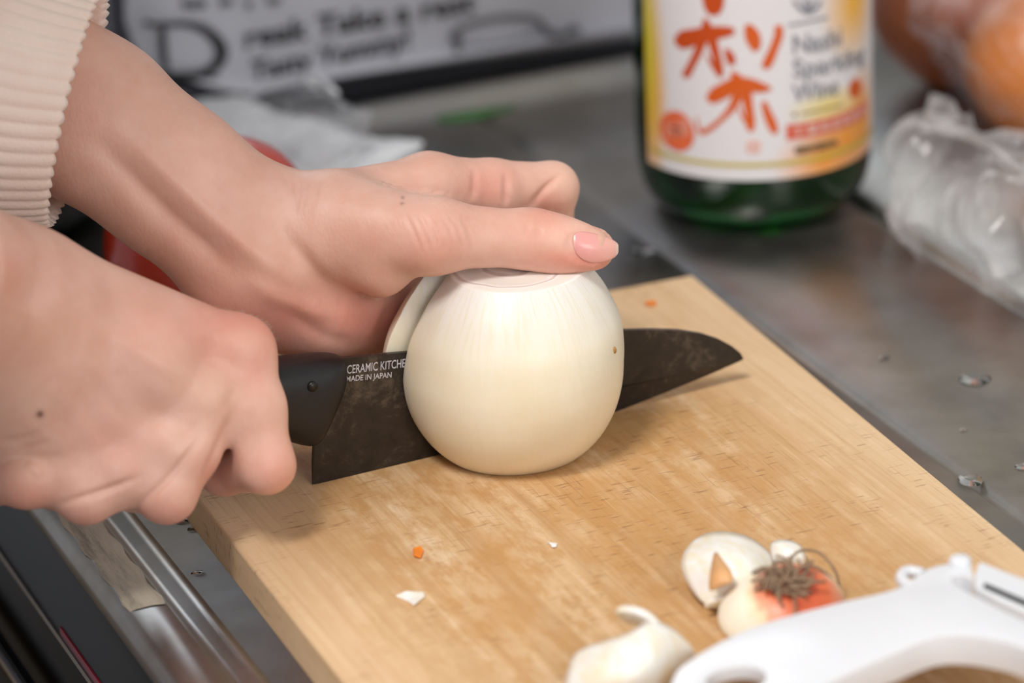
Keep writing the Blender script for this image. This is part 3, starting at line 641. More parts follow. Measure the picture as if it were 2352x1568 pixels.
tube('blade_eye', catmull([at_z(2130, 1300+40, pz(2100)-0.002), at_z(2098, 1345, pz(2100)-0.002), at_z(2078, 1340, pz(2100)-0.002), at_z(2070, 1325, pz(2100)-0.002), at_z(2085, 1312, pz(2100)-0.002), at_z(2120, 1318, pz(2100)-0.002)], 5), 0.0017, MAT['white_plastic'], peeler, 10)
ol2 = [(2248, 1286), (2300, 1306), (2352, 1326), (2460, 1370), (2460, 1440), (2352, 1402), (2290, 1374), (2238, 1345), (2238, 1318)]
bevel(plate('blade_holder', [at_z(x, y, 0.0375) for x, y in ol2], (0, 0, 1), 0.004, MAT['white_plastic'], peeler), 0.001)
ol3 = [(2262, 1338), (2352, 1376), (2460, 1420), (2460, 1432), (2352, 1388), (2258, 1346)]
plate('steel_blade', [at_z(x, y, 0.0379) for x, y in ol3], (0, 0, 1), 0.0005, MAT['dark_steel'], peeler)
lathe('pivot', sm([(0.0, 0.0), (0.0028, 0.0), (0.0028, 0.004), (0.0, 0.0046)], 3), MAT['white_plastic'], peeler, 20, tuple(at_z(2205, 1312, 0.0352)))
box('foot', (at_z(2290, 1350, 0.034)[0]-0.004, at_z(2290, 1350, 0.034)[1]-0.003, BOARD_Z+0.0002), (at_z(2290, 1350, 0.034)[0]+0.004, at_z(2290, 1350, 0.034)[1]+0.003, 0.0340), MAT['white_plastic'], peeler, 0.001)

t = NT('onion_scrap'); v = t.coord('Object'); n = t.noise(t.coord('Object', (200, 60, 60)), 2, 4)
t.set(color=t.ramp(n, [(0.3, rgb(244, 232, 204)), (0.6, rgb(250, 248, 242))]), rough=0.35, sss=0.25, sss_r=(1, .8, .55), sss_s=0.004); t.bump(n, 0.15, 0.0004); MAT['onion_scrap'] = t.m
plain('onion_brown_edge', rgb(206, 156, 104), 0.5, 0.2, 120)
plain('carrot', rgb(232, 130, 36), 0.45, 0.12, 200)
def pxz(rows): return [[at_z(x, y, z) for x, y, z in r] for r in rows]
B0 = BOARD_Z
peel = thing('onion_peel', at_z(1450, 1530, B0), 'curled thick white onion layer lying nearest the peeler handle end', 'onion piece')
sheet('layer', pxz([[(1322, 1504, B0+.010), (1370, 1486, B0+.013), (1430, 1470, B0+.016), (1474, 1446, B0+.018), (1500, 1428, B0+.018), (1545, 1452, B0+.014), (1590, 1494, B0+.008)],
                    [(1312, 1540, B0+.009), (1370, 1520, B0+.015), (1430, 1508, B0+.019), (1480, 1490, B0+.020), (1510, 1475, B0+.018), (1550, 1480, B0+.013), (1590, 1505, B0+.006)],
                    [(1302, 1580, B0+.006), (1365, 1570, B0+.012), (1430, 1560, B0+.016), (1482, 1545, B0+.016), (1520, 1525, B0+.013), (1556, 1512, B0+.009), (1586, 1515, B0+.004)],
                    [(1296, 1620, B0+.001), (1365, 1625, B0+.003), (1430, 1620, B0+.004), (1485, 1600, B0+.004), (1525, 1575, B0+.003), (1560, 1545, B0+.002), (1582, 1528, B0+.001)]]), MAT['onion_scrap'], peel, 0, 1, 2, 0.0024)
sheet('curled_tip', pxz([[(1412, 1396, B0+.020), (1440, 1394, B0+.021), (1480, 1404, B0+.021), (1520, 1428, B0+.018)], [(1420, 1410, B0+.018), (1445, 1414, B0+.018), (1478, 1420, B0+.018), (1512, 1440, B0+.017)], [(1436, 1424, B0+.014), (1452, 1430, B0+.014), (1474, 1432, B0+.015), (1505, 1448, B0+.016)]]), MAT['onion_scrap'], peel, 0, 1, 2, 0.0018)
sl = thing('onion_slice', at_z(1650, 1320, B0), 'white onion top slice with a brown skin flap behind the root end', 'onion piece')
sheet('slice', pxz([[(1600, 1238, B0+.006), (1640, 1226, B0+.008), (1690, 1228, B0+.009), (1735, 1246, B0+.008), (1770, 1280, B0+.006)], [(1562, 1285, B0+.007), (1625, 1275, B0+.013), (1690, 1275, B0+.015), (1740, 1290, B0+.012), (1770, 1310, B0+.006)], [(1575, 1330, B0+.006), (1640, 1325, B0+.011), (1700, 1325, B0+.013), (1745, 1330, B0+.010), (1765, 1345, B0+.005)], [(1625, 1400, B0+.001), (1660, 1395, B0+.002), (1700, 1390, B0+.003), (1740, 1380, B0+.002), (1760, 1372, B0+.001)]]), MAT['onion_scrap'], sl, 0, 1, 2, 0.002)
sheet('skin_flap', pxz([[(1640, 1268, B0+.0145), (1648, 1268, B0+.0150), (1656, 1285, B0+.0150)], [(1632, 1320, B0+.0135), (1652, 1310, B0+.0165), (1680, 1310, B0+.0150)], [(1628, 1366, B0+.009), (1648, 1345, B0+.012), (1690, 1340, B0+.0135)]]), MAT['onion_brown_edge'], sl, 0, 1, 2, 0.0006)
sheet('ragged_end', pxz([[(1625, 1380, B0+.006), (1650, 1372, B0+.007), (1680, 1368, B0+.008)], [(1612, 1398, B0+.003), (1640, 1392, B0+.003), (1670, 1385, B0+.004)]]), MAT['onion_scrap'], sl, 0, 1, 2, 0.001)
chip = tag(sheet('onion_chip', pxz([[(1768, 1245, B0+.003), (1800, 1240, B0+.006), (1838, 1250, B0+.004)], [(1770, 1275, B0+.004), (1805, 1272, B0+.008), (1850, 1275, B0+.004)], [(1775, 1300, B0+.001), (1810, 1300, B0+.002), (1850, 1296, B0+.001)]]), MAT['onion_scrap'], None, 0, 1, 2, 0.001), 'small pale onion chip lying just beyond the root end', 'onion piece')
# root end: a tilted cap, red skin round the crown of dry roots
RC = at_z(1805, 1372, B0+0.0095); root = thing('onion_root_end', (RC[0], RC[1], B0), 'cut onion root end with red skin and dry brown roots', 'onion piece')
t = NT('root_end'); tc = t.n('ShaderNodeTexCoord'); sp = t.n('ShaderNodeSeparateXYZ'); t.l(tc.outputs['Object'], sp.inputs[0])
def sc_(i, o_): return t.math('SUBTRACT', sp.outputs[i], float(o_))
rr_ = t.math('SQRT', t.math('ADD', t.math('POWER', sc_(0, RC[0]+0.001), 2.0), t.math('POWER', sc_(1, RC[1]-0.002), 2.0)))
lean_ = t.math('ADD', rr_, t.math('MULTIPLY', t.math('SUBTRACT', t.math('MULTIPLY', sc_(0, RC[0]), 0.78), t.math('MULTIPLY', sc_(1, RC[1]), 0.62)), -0.22))
nz = t.math('ADD', lean_, t.math('MULTIPLY', t.noise(tc.outputs['Object'], 210, 4, 0.7), 0.006))
t.set(color=t.ramp(t.math('MULTIPLY', nz, 52.0), [(0.20, rgb(120, 84, 62)), (0.36, rgb(200, 84, 58)), (0.55, rgb(226, 112, 66)), (0.74, rgb(232, 156, 122)), (0.86, rgb(242, 222, 184)), (1.0, rgb(248, 240, 220))]), rough=0.4, sss=0.15, sss_s=0.003); MAT['root_end'] = t.m
V = []; Fc = []; SG = 40; pr = sm([(0.0178, -0.0085), (0.0182, -0.0062), (0.0165, -0.0028), (0.0130, 0.0012), (0.0085, 0.0042), (0.0035, 0.0055), (0.0, 0.0056)], 3)
M = Matrix.Rotation(math.radians(16), 4, Vector((0.92, -0.39, 0)))
for r, z in pr:
    for j in range(SG): a = 2*math.pi*j/SG; V.append(np.array(M @ Vector((r*(1+0.05*math.sin(3*a))*math.cos(a), r*math.sin(a), z)))+RC)
for i in range(len(pr)-1):
    for j in range(SG): Fc.append((i*SG+j, i*SG+(j+1) % SG, (i+1)*SG+(j+1) % SG, (i+1)*SG+j))
o = mesh('crown', V, Fc, MAT['root_end'], root)
for v in o.data.vertices: v.co.z = max(v.co.z, B0+0.0003)
plain('dry_root', rgb(142, 116, 92), 0.8, 0.25, 300)
bm_v, bm_f = [], []; rng = random.Random(3)
def hair(pts, r):
    o_ = tube('tmp', catmull([np.array(p) for p in pts], 4), r, None, None, 5); b = len(bm_v)
    bm_v.extend([tuple(v.co) for v in o_.data.vertices]); bm_f.extend([tuple(b+i for i in p.vertices) for p in o_.data.polygons])
    me = o_.data; bpy.data.objects.remove(o_); bpy.data.meshes.remove(me)
for i in range(64):
    a = rng.uniform(0, 6.28); L = rng.uniform(0.004, 0.0085); r0 = rng.uniform(0, 0.004)
    p0 = np.array([r0*math.cos(a), r0*math.sin(a), 0.0052]); b2 = a+rng.uniform(-1.3, 1.3)
    p1 = p0+np.array([math.cos(b2)*L*0.5, math.sin(b2)*L*0.5, rng.uniform(0.001, 0.0035)]); p2 = p1+np.array([math.cos(b2+0.9)*L*0.5, math.sin(b2+0.9)*L*0.5, rng.uniform(-0.003, 0.001)])
    hair([np.array(M @ Vector(p))+RC for p in (p0, p1, p2)], rng.uniform(0.00028, 0.00055))
for pl_ in ([(1822, 1345, .0185), (1826, 1385, .0175), (1824, 1440, .0135)], [(1800, 1320, .019), (1830, 1268, .019), (1880, 1268, .017), (1918, 1310, .013), (1928, 1352, .008)], [(1740, 1350, .018), (1712, 1390, .013), (1690, 1432, .008)], [(1780, 1350, .019), (1850, 1300, .020), (1902, 1320, .015), (1925, 1362, .008)], [(1760, 1340, .018), (1725, 1400, .012), (1700, 1420, .008)]):
    hair([at_z(x, y, B0+z-0.004) for x, y, z in pl_], 0.00045)
tag(mesh('roots', bm_v, bm_f, MAT['dry_root'], root), 'tuft of dry brown root hairs', kind='stuff')
def crumb(name, pts, h, mat, label, cat):
    c = np.mean([np.array(p) for p in pts], 0)
    o = plate(name, [at_z(x, y, B0+h+0.0003*math.sin(i*2.1)) for i, (x, y) in enumerate(pts)], (0, 0, 1), h-0.0003, mat, None, 0.0003)
    return tag(o, label, cat)
crumb('carrot_crumb', [(948, 1258), (966, 1252), (973, 1262), (966, 1278), (950, 1272)], 0.0012, MAT['carrot'], 'orange carrot crumb on the board below the knife heel', 'crumb')
crumb('carrot_crumb', [(1482, 690), (1505, 688), (1510, 695), (1500, 700), (1484, 698)], 0.0009, MAT['carrot'], 'orange carrot crumb by the far corner of the board', 'crumb')
crumb('onion_crumb', [(1258, 1242), (1270, 1245), (1281, 1246), (1278, 1253), (1268, 1254)], 0.0009, MAT['onion_scrap'], 'tiny white onion crumb on the board in front of the onion', 'crumb')
crumb('onion_crumb', [(908, 1366), (930, 1356), (972, 1358), (976, 1366), (950, 1387), (934, 1376)], 0.0010, MAT['onion_scrap'], 'larger white onion crumb below the orange crumb', 'crumb')
t = NT('water'); t.set(color=(0.9, 0.93, 0.95, 1), rough=0.02, trans=1.0, ior=1.33); MAT['water'] = t.m
def drop(px, py, wpx, asp, label):
    C0 = at_z(px, py, 0.0); d = C0-CAM; r = wpx*np.linalg.norm(d)/F_PX/2; V = []; Fc = []; S = 24; pr = [(1.0, 0.0), (0.93, 0.10), (0.72, 0.19), (0.4, 0.25), (0.0, 0.27)]
    for k, (a_, z) in enumerate(pr):
        for j in range(S): q = 2*math.pi*j/S; V.append((C0[0]+r*a_*math.cos(q)*(1+0.1*math.sin(2*q+px)), C0[1]+r*a_*asp*math.sin(q)*(1+0.12*math.cos(3*q+py)), 0.0004+r*z*0.9))
    for i in range(len(pr)-1):
        for j in range(S): Fc.append((i*S+j, i*S+(j+1) % S, (i+1)*S+(j+1) % S, (i+1)*S+j))
    Fc.append(tuple(range(S))[::-1])
    tag(mesh('water_drop', V, Fc, MAT['water']), label, 'water drop', 'water drops on the steel')
drop(2240, 873, 70, 0.9, 'dark crescent shaped water drop on the steel, farther of two large drops'); drop(2230, 1105, 60, 1.1, 'rounded water drop on the steel nearest the board edge')
drop(2030, 823, 28, 0.8, 'small water drop between the board corner and the crescent drop'); drop(2212, 988, 18, 0.8, 'tiny water drop midway between the two large drops'); drop(2348, 1074, 36, 0.8, 'water drop at the picture margin beside the rounded drop')
drop(452, 1317, 30, 0.5, 'thin water drop on the steel beside the board side'); drop(418, 1196, 44, 0.8, 'ragged water drop under the curled knife fingers'); drop(446, 1216, 34, 0.7, 'dark water drop touching the board side under the fingers'); drop(1480, 578, 70, 0.6, 'shallow water drop on the steel just beyond the thumb tip')

# ================================================================== the person: one skinned body grown from a distance field
class Field:
    def __init__(s, xs, ys, zs):
        s.ax = [np.asarray(a, np.float32) for a in (xs, ys, zs)]
        s.v = np.full([len(a) for a in s.ax], 0.05, np.float32)
    def sub(s, lo, hi):
        return tuple(slice(max(0, int(np.searchsorted(a, l))-1), min(len(a), int(np.searchsorted(a, h))+1)) for a, l, h in zip(s.ax, lo, hi))
    def grid(s, sl):
        return np.meshgrid(*[a[q] for a, q in zip(s.ax, sl)], indexing='ij', sparse=True)
def smin(a, b, k):
    h = np.clip(0.5+0.5*(b-a)/k, 0, 1); return b*(1-h)+a*h-k*h*(1-h)
def cone(G, A, B, ra, rb, flat=None):
    """Distance to a tapered capsule; flat = (direction, factor) thins it along one direction."""
    d = np.asarray(B, float)-A; L2 = float(d@d)+1e-12
    px, py, pz = G[0]-A[0], G[1]-A[1], G[2]-A[2]
    t = np.clip((px*d[0]+py*d[1]+pz*d[2])/L2, 0, 1)
    qx, qy, qz = px-t*d[0], py-t*d[1], pz-t*d[2]
    if flat is not None:
        n, fct = flat; n = np.asarray(n, float)/np.linalg.norm(n); s = (qx*n[0]+qy*n[1]+qz*n[2])*(fct-1)
        qx, qy, qz = qx+s*n[0], qy+s*n[1], qz+s*n[2]
    return np.sqrt(qx*qx+qy*qy+qz*qz)-(ra+(rb-ra)*t)
class Limb:
    """Round cones collected under one blend radius, then merged into a field."""
    def __init__(s, k=0.004): s.k = k; s.c = []
    def chain(s, pts, radii, flat=None):
        for i in range(len(pts)-1): s.c.append((np.asarray(pts[i], float), np.asarray(pts[i+1], float), radii[i], radii[i+1], flat))
        return s
    def blob(s, p, r, flat=None): s.c.append((np.asarray(p, float), np.asarray(p, float)+1e-5, r, r, flat)); return s
    def into(s, f, k, near=None, k2=None, fall=0.012):
        """Merge with blend k; with near given, blend k at that point fading to k2 away from it."""
        pad = 0.012
        lo = np.min([np.minimum(a, b)-max(ra, rb) for a, b, ra, rb, _ in s.c], 0)-pad; hi = np.max([np.maximum(a, b)+max(ra, rb) for a, b, ra, rb, _ in s.c], 0)+pad
        sl = f.sub(lo, hi); G = f.grid(sl); v = None
        for a, b, ra, rb, fl in s.c:
            d = cone(G, a, b, ra, rb, fl); v = d if v is None else smin(v, d, s.k)
        if near is not None:
            q = ((G[0]-near[0])**2+(G[1]-near[1])**2+(G[2]-near[2])**2)/(fall*fall)
            k = k2+(k-k2)*np.exp(-q)
        f.v[sl] = smin(f.v[sl], v, k).astype(np.float32)
def surface_nets(f):
    v = f.v; S = v < 0; nx, ny, nz = v.shape
    c = [S[i:nx-1+i, j:ny-1+j, k:nz-1+k] for i in (0, 1) for j in (0, 1) for k in (0, 1)]
    cnt = sum(q.astype(np.int8) for q in c); act = (cnt > 0) & (cnt < 8)
    I = np.argwhere(act); idx = np.full(act.shape, -1, np.int32); idx[act] = np.arange(len(I))
    pos = np.zeros((len(I), 3)); num = np.zeros(len(I)); A = f.ax
    off = [(i, j, k) for i in (0, 1) for j in (0, 1) for k in (0, 1)]
    for a in off:
        for ax in range(3):
            if a[ax]: continue
            b = list(a); b[ax] = 1
            Ia = I+np.array(a); Ib = I+np.array(b)
            va = v[Ia[:, 0], Ia[:, 1], Ia[:, 2]]; vb = v[Ib[:, 0], Ib[:, 1], Ib[:, 2]]; m = (va < 0) != (vb < 0)
            t = np.where(m, va/(va-vb+1e-20), 0)
            for d in range(3):
                p = A[d][Ia[:, d]]+(A[d][Ib[:, d]]-A[d][Ia[:, d]])*t; pos[:, d] += np.where(m, p, 0)
            num += m
    pos /= num[:, None]
    quads = []
    for ax in range(3):
        o1, o2 = [d for d in range(3) if d != ax]
        sa = [slice(None)]*3; sb = [slice(None)]*3; sa[ax] = slice(0, -1); sb[ax] = slice(1, None)
        ch = S[tuple(sa)] != S[tuple(sb)]
        E = np.argwhere(ch); inside = S[tuple(sa)][ch]
        ok = np.ones(len(E), bool)
        for o in (o1, o2): ok &= (E[:, o] > 0) & (E[:, o] < v.shape[o]-1)
        E = E[ok]; inside = inside[ok]; cs = []
        for d1, d2 in ((-1, -1), (0, -1), (0, 0), (-1, 0)):
            q = E.copy(); q[:, o1] += d1; q[:, o2] += d2; cs.append(idx[q[:, 0], q[:, 1], q[:, 2]])
        Q = np.stack(cs, 1); flip = inside if ax != 1 else ~inside
        Q[~flip] = Q[~flip][:, ::-1]; quads.append(Q)
    return pos, np.concatenate(quads)

def stretch(a, b, step, lo, hi, coarse):
    """Axis samples: fine between a and b, coarser out to lo and hi."""
    mid = list(np.arange(a, b, step)); L = []; x = a; s = step
    while x > lo: s = min(coarse, s*1.25); x -= s; L.append(x)
    R = []; x = mid[-1]; s = step
    while x < hi: s = min(coarse, s*1.25); x += s; R.append(x)
    return np.array(L[::-1]+mid+R)
STEP = 0.00075
fld = Field(stretch(-0.185, 0.066, STEP, -0.62, 0.08, 0.009), stretch(-0.040, 0.092, STEP, -0.30, 0.40, 0.009), stretch(0.012, 0.170, STEP, -0.16, 0.80, 0.009))
D = at_depth
TOCAM = -AW

# ---- the arm that steadies the onion (its palm side faces the camera)
wrL = at_y(580, 560, 0.052); fa1 = at_y(400, 418, 0.066); fa2 = at_y(212, 276, 0.082); elL = np.array([-0.240, 0.175, 0.240])
arm = Limb(0.012)
arm.chain([elL, fa2, fa1, wrL], [0.038, 0.0232, 0.0212, 0.0203], (TOCAM, 1.12))
arm.into(fld, 0.02)
# palm: four metacarpals, heel and thumb ball
mcI = at_y(985, 428, 0.054); mcM = np.array([-0.010, 0.0635, 0.078]); mcR = np.array([-0.0185, 0.0655, 0.060]); mcP = np.array([-0.027, 0.0615, 0.044])
palm = Limb(0.009)
wI = at_y(700, 492, 0.050); wM = at_y(655, 540, 0.056); wR = at_y(640, 620, 0.058); wP = at_y(640, 690, 0.055)
palm.chain([wI, mcI], [0.0115, 0.0098]); palm.chain([wM, mcM], [0.0125, 0.0095]); palm.chain([wR, mcR], [0.0125, 0.0092]); palm.chain([wP, mcP], [0.0130, 0.0088])
palm.chain([wrL, (wI+wP)/2], [0.0200, 0.0190], (TOCAM, 1.15))
palm.chain([at_y(560, 660, 0.052), at_y(735, 740, 0.046)], [0.0150, 0.0115])
palm.chain([at_y(730, 690, 0.052), at_y(895, 745, 0.0545)], [0.0150, 0.0105]); palm.chain([at_y(800, 640, 0.054), at_y(925, 690, 0.0600)], [0.0130, 0.0105])
palm.into(fld, 0.014)
# thumb with its ball
cm = at_y(770, 520, 0.041); mp = at_z(985, 540, 0.0885); ip = at_z(1222, 549, 0.0832); tp = at_z(1362, 571, 0.0805)
th = Limb(0.006)
th.chain([cm, mp], [0.0168, 0.0116]); th.chain([mp, ip], [0.0105, 0.0083]); th.chain([ip, tp], [0.0081, 0.0066])
th.blob(at_y(870, 605, 0.031), 0.0105); th.blob(at_z(1290, 567, 0.0805), 0.0077)
th.into(fld, 0.011, near=(cm+mp)/2, k2=0.002, fall=0.032)
def finger(pts, radii, near, k=0.007, k2=0.0012, fall=0.013, kk=0.0035, pads=()):
    L = Limb(kk); L.chain(pts, radii)
    for p, r in pads: L.blob(p, r)
    L.into(fld, k, near=near, k2=k2, fall=fall)
piI = at_y(1268, 432, 0.0555); diI = at_y(1262, 520, 0.0600); tiI = np.array([0.0335, 0.0630, 0.0520])
finger([mcI, mcI+(piI-mcI)*0.5, piI, diI, tiI], [0.0100, 0.0086, 0.0080, 0.0072, 0.0060], mcI, fall=0.016, kk=0.003, pads=[(mcI+(piI-mcI)*0.52+TOCAM*0.0022+np.array([0, 0, -0.0015]), 0.0078)])
finger([mcM, [0.030, 0.0745, 0.066], [0.036, 0.0680, 0.046], [0.031, 0.0640, 0.035]], [0.0098, 0.0082, 0.0072, 0.0062], mcM)
finger([mcR, [0.018, 0.0790, 0.050], [0.029, 0.0725, 0.033], [0.027, 0.0670, 0.026]], [0.0093, 0.0078, 0.0069, 0.0060], mcR)
finger([mcP, [0.002, 0.0755, 0.036], [0.016, 0.0740, 0.027], [0.022, 0.0690, 0.0235]], [0.0084, 0.0069, 0.0061, 0.0053], mcP)
nL = None

# ---- the arm that holds the knife (the back of the hand faces the camera)
wrR = D(-15, 730, 1.058); elR = np.array([-0.310, -0.125, 0.255])
fR1 = wrR+(elR-wrR)*0.35
arm = Limb(0.012); arm.chain([elR, fR1, wrR], [0.041, 0.0300, 0.0262], (TOCAM, 1.2)); arm.into(fld, 0.004)
kI = D(548, 808, 1.0835); kM = D(470, 925, 1.0760); kR = D(364, 1028, 1.0745); kP = D(258, 1078, 1.0720)
bI = D(110, 655, 1.066); bM = D(70, 730, 1.057); bR = D(40, 815, 1.056); bP = D(25, 905, 1.059)
hand = Limb(0.007)
hand.chain([bI, kI], [0.0130, 0.0094]); hand.chain([bM, kM], [0.0130, 0.0094]); hand.chain([bR, kR], [0.0130, 0.0090]); hand.chain([bP, kP], [0.0125, 0.0084])
hand.chain([wrR, (bI+bP)/2], [0.0250, 0.0215], (TOCAM, 1.25))
hand.chain([D(-20, 930, 1.066), D(75, 1040, 1.070)], [0.0130, 0.0095])
hand.blob(D(330, 815, 1.0700), 0.0150)
hand.into(fld, 0.014)
# web between thumb and forefinger, thumb behind the handle
tw = D(250, 735, 1.092); tm = D(400, 800, 1.1120); ti = D(500, 850, 1.1245); tt = D(588, 880, 1.1225)
L = Limb(0.006); L.chain([D(120, 700, 1.074), tw, tm, ti, tt], [0.0150, 0.0130, 0.0100, 0.0085, 0.0068]); L.into(fld, 0.010, near=tw, k2=0.0015, fall=0.03)
def rfinger(pts, radii, near, k=0.010, fall=0.017, k2=0.0010, pads=()):
    finger(pts, radii, near, k=k, k2=k2, fall=fall, pads=pads)
pI = D(612, 1068, 1.0800); pM = D(382, 1132, 1.0720); pR = D(198, 1134, 1.0670); pP = D(62, 1102, 1.0640)
rfinger([kI, kI+(pI-kI)*0.5+TOCAM*0.0008, pI, D(515, 1080, 1.0990), D(440, 1040, 1.1180)], [0.0098, 0.0095, 0.0079, 0.0070, 0.0062], kI)
rfinger([kM, kM+(pM-kM)*0.5+TOCAM*0.0008, pM, D(305, 1112, 1.0880), D(310, 1045, 1.1080)], [0.0098, 0.0100, 0.0084, 0.0074, 0.0064], kM)
rfinger([kR, kR+(pR-kR)*0.5, pR, D(125, 1108, 1.0830), D(150, 1040, 1.1010)], [0.0096, 0.0098, 0.0083, 0.0072, 0.0062], kR)
rfinger([kP, kP+(pP-kP)*0.5, pP, D(-25, 1105, 1.0740), D(-20, 1060, 1.0950)], [0.0090, 0.0090, 0.0078, 0.0066, 0.0055], kP)

# ---- upper arms and trunk (under the jumper, outside the frame)
shL = np.array([-0.255, 0.285, 0.45]); shR = np.array([-0.240, -0.050, 0.45]); nk = np.array([-0.230, 0.105, 0.555]); hd = np.array([-0.150, 0.085, 0.645])
body = Limb(0.05)
body.chain([elL, shL], [0.041, 0.052]); body.chain([elR, shR], [0.042, 0.052])
body.chain([np.array([-0.37, 0.12, -0.14]), np.array([-0.35, 0.12, 0.16]), np.array([-0.285, 0.12, 0.41])], [0.125, 0.115, 0.13], ((1, 0, 0), 1.25))
body.chain([shL, np.array([-0.275, 0.12, 0.46]), shR], [0.052, 0.075, 0.052]); body.chain([np.array([-0.275, 0.12, 0.46]), nk], [0.06, 0.055])
body.into(fld, 0.02)
head = Limb(0.02); head.chain([nk, hd+np.array([-0.03, 0, 0.01])], [0.055, 0.062]); head.chain([hd+np.array([-0.03, 0, 0.035]), hd+np.array([0.01, 0, 0.02])], [0.088, 0.080]); head.chain([hd+np.array([0.02, 0, -0.01]), hd+np.array([0.035, 0, -0.075])], [0.066, 0.034])
head.chain([hd+np.array([0.088, 0, 0.0]), hd+np.array([0.098, 0, -0.028])], [0.009, 0.013])
for s_ in (-1, 1): head.chain([hd+np.array([-0.03, s_*0.080, 0.01]), hd+np.array([-0.022, s_*0.084, -0.03])], [0.014, 0.010]); head.blob(hd+np.array([0.072, s_*0.030, -0.004]), 0.016)
head.into(fld, 0.02)
BP, BQ = surface_nets(fld)
# ---- smoothing (Taubin), then sculpting of folds, tendons and knuckles along the skin
def edges_of(Q): e = np.concatenate([Q[:, [0, 1]], Q[:, [1, 2]], Q[:, [2, 3]], Q[:, [3, 0]]]); return np.unique(np.sort(e, 1), axis=0)
BE = edges_of(BQ)
deg = np.bincount(BE.ravel(), minlength=len(BP)).astype(float)
def lap(P):
    out_ = np.zeros_like(P)
    for d in range(P.shape[1]): out_[:, d] = np.bincount(BE[:, 0], P[BE[:, 1], d], len(P))+np.bincount(BE[:, 1], P[BE[:, 0], d], len(P))
    return out_/np.maximum(deg, 1)[:, None]-P
for _ in range(4): BP = BP+0.55*lap(BP); BP = BP-0.57*lap(BP)
def normals(P, Q):
    n = np.cross(P[Q[:, 2]]-P[Q[:, 0]], P[Q[:, 3]]-P[Q[:, 1]]); out_ = np.zeros_like(P)
    for c in range(4):
        for d in range(3): out_[:, d] += np.bincount(Q[:, c], n[:, d], len(P))
    return out_/(np.linalg.norm(out_, axis=1)[:, None]+1e-12)
NRM = normals(BP, BQ)
VX, VY, VD = project(BP) if False else (None, None, None)
rel = BP-CAM; VD = rel@AW; VX = CX+F_PX*(rel@AX)/VD; VY = CY+F_PX*(rel@AY)/VD
# a vertex belongs to the skin that faces the camera when nothing of the body lies nearer along its line of sight
key = (np.clip(VX, -400, 2700)//6).astype(int)*2000+(np.clip(VY, -400, 2000)//6).astype(int)
near = np.full(key.max()+2, 9.0); np.minimum.at(near, np.maximum(key, 0), VD)
VIS = (VD < near[np.maximum(key, 0)]+0.006) & ((NRM@TOCAM) > -0.05)
DISP = np.zeros(len(BP)); RED = np.zeros(len(BP)); PALE = np.zeros(len(BP)); DARK = np.zeros(len(BP))
MM = F_PX/1.1/1000                                   # px per mm at the hands
def seg_d(x, y, pts):
    best = np.full(len(x), 1e9); at_s = np.zeros(len(x)); L_ = 0.0
    for (x0, y0), (x1, y1) in zip(pts[:-1], pts[1:]):
        dx, dy = x1-x0, y1-y0; t_ = np.clip(((x-x0)*dx+(y-y0)*dy)/(dx*dx+dy*dy+1e-9), 0, 1)
        d_ = np.hypot(x-x0-t_*dx, y-y0-t_*dy); sg = math.hypot(dx, dy); at_s = np.where(d_ < best, L_+t_*sg, at_s); best = np.minimum(best, d_); L_ += sg
    return best, at_s/(L_+1e-9)
def stroke(pts, w, h, soft=True, dmin=0.0, dmax=9.0, red=0.0):
    """Raise (h > 0) or crease (h < 0) the facing skin along a line; w and h in millimetres."""
    pts = [tuple(p) for p in catmull([np.array(p, float) for p in pts], 6)]
    xs_, ys_ = [p[0] for p in pts], [p[1] for p in pts]; mrg = w*MM*3
    c = VIS & (VX > min(xs_)-mrg) & (VX < max(xs_)+mrg) & (VY > min(ys_)-mrg) & (VY < max(ys_)+mrg) & (VD > dmin) & (VD < dmax)
    i = np.nonzero(c)[0]; d, u_ = seg_d(VX[i], VY[i], pts); d = d/(w*MM)
    g = np.exp(-d*d)*np.clip(np.minimum(u_, 1-u_)/0.28, 0.0, 1.0)**1.0; DISP[i] += g*h*0.001
    if red: RED[i] = np.maximum(RED[i], g*red)
def tint(arr, px, py, rx, ry, amt, rot=0.0):
    c, s_ = math.cos(math.radians(rot)), math.sin(math.radians(rot)); dx, dy = VX-px, VY-py
    u, w_ = (dx*c+dy*s_)/rx, (-dx*s_+dy*c)/ry
    arr[:] = np.where(VIS, np.maximum(arr, amt*np.exp(-(u*u+w_*w_))), arr)
HID = 1.0945
def dome(px, py, w, h, dmax):
    g = np.exp(-((VX-px)**2+(VY-py)**2)/(w*MM)**2)*(VIS & (VD < dmax)); DISP[:] += g*h*0.001
# steadying hand: finger folds, thumb wrinkles, wrist lines, forearm tendons
for p in ([(1088, 383), (1090, 420), (1086, 462)], [(1160, 390), (1163, 430), (1160, 478)]): stroke(p, 1.0, -0.9, red=0.5)
stroke([(1292, 396), (1255, 430), (1212, 482)], 1.0, -1.1, red=0.4)
for x in (1208, 1216, 1236, 1244): stroke([(x+4, 505), (x-2, 530), (x+2, 556)], 0.45, -0.28, red=0.25)
for i in range(7): stroke([(925+i*21, 478+i*3), (950+i*21, 530), (975+i*19, 590)], 0.6, -0.34, red=0.2)
stroke([(646, 392), (668, 430), (678, 500)], 0.9, -0.7); stroke([(690, 400), (688, 440), (680, 500)], 0.7, -0.4); stroke([(705, 402), (700, 450), (690, 500)], 0.6, -0.22); stroke([(735, 410), (722, 470)], 0.5, -0.15)
stroke([(620, 490), (700, 600), (770, 665), (880, 690)], 2.6, -1.6); stroke([(250, 270), (390, 405), (520, 525), (620, 610), (700, 670)], 3.2, 1.9); stroke([(200, 300), (310, 420), (430, 535), (570, 650)], 3.4, -2.4)
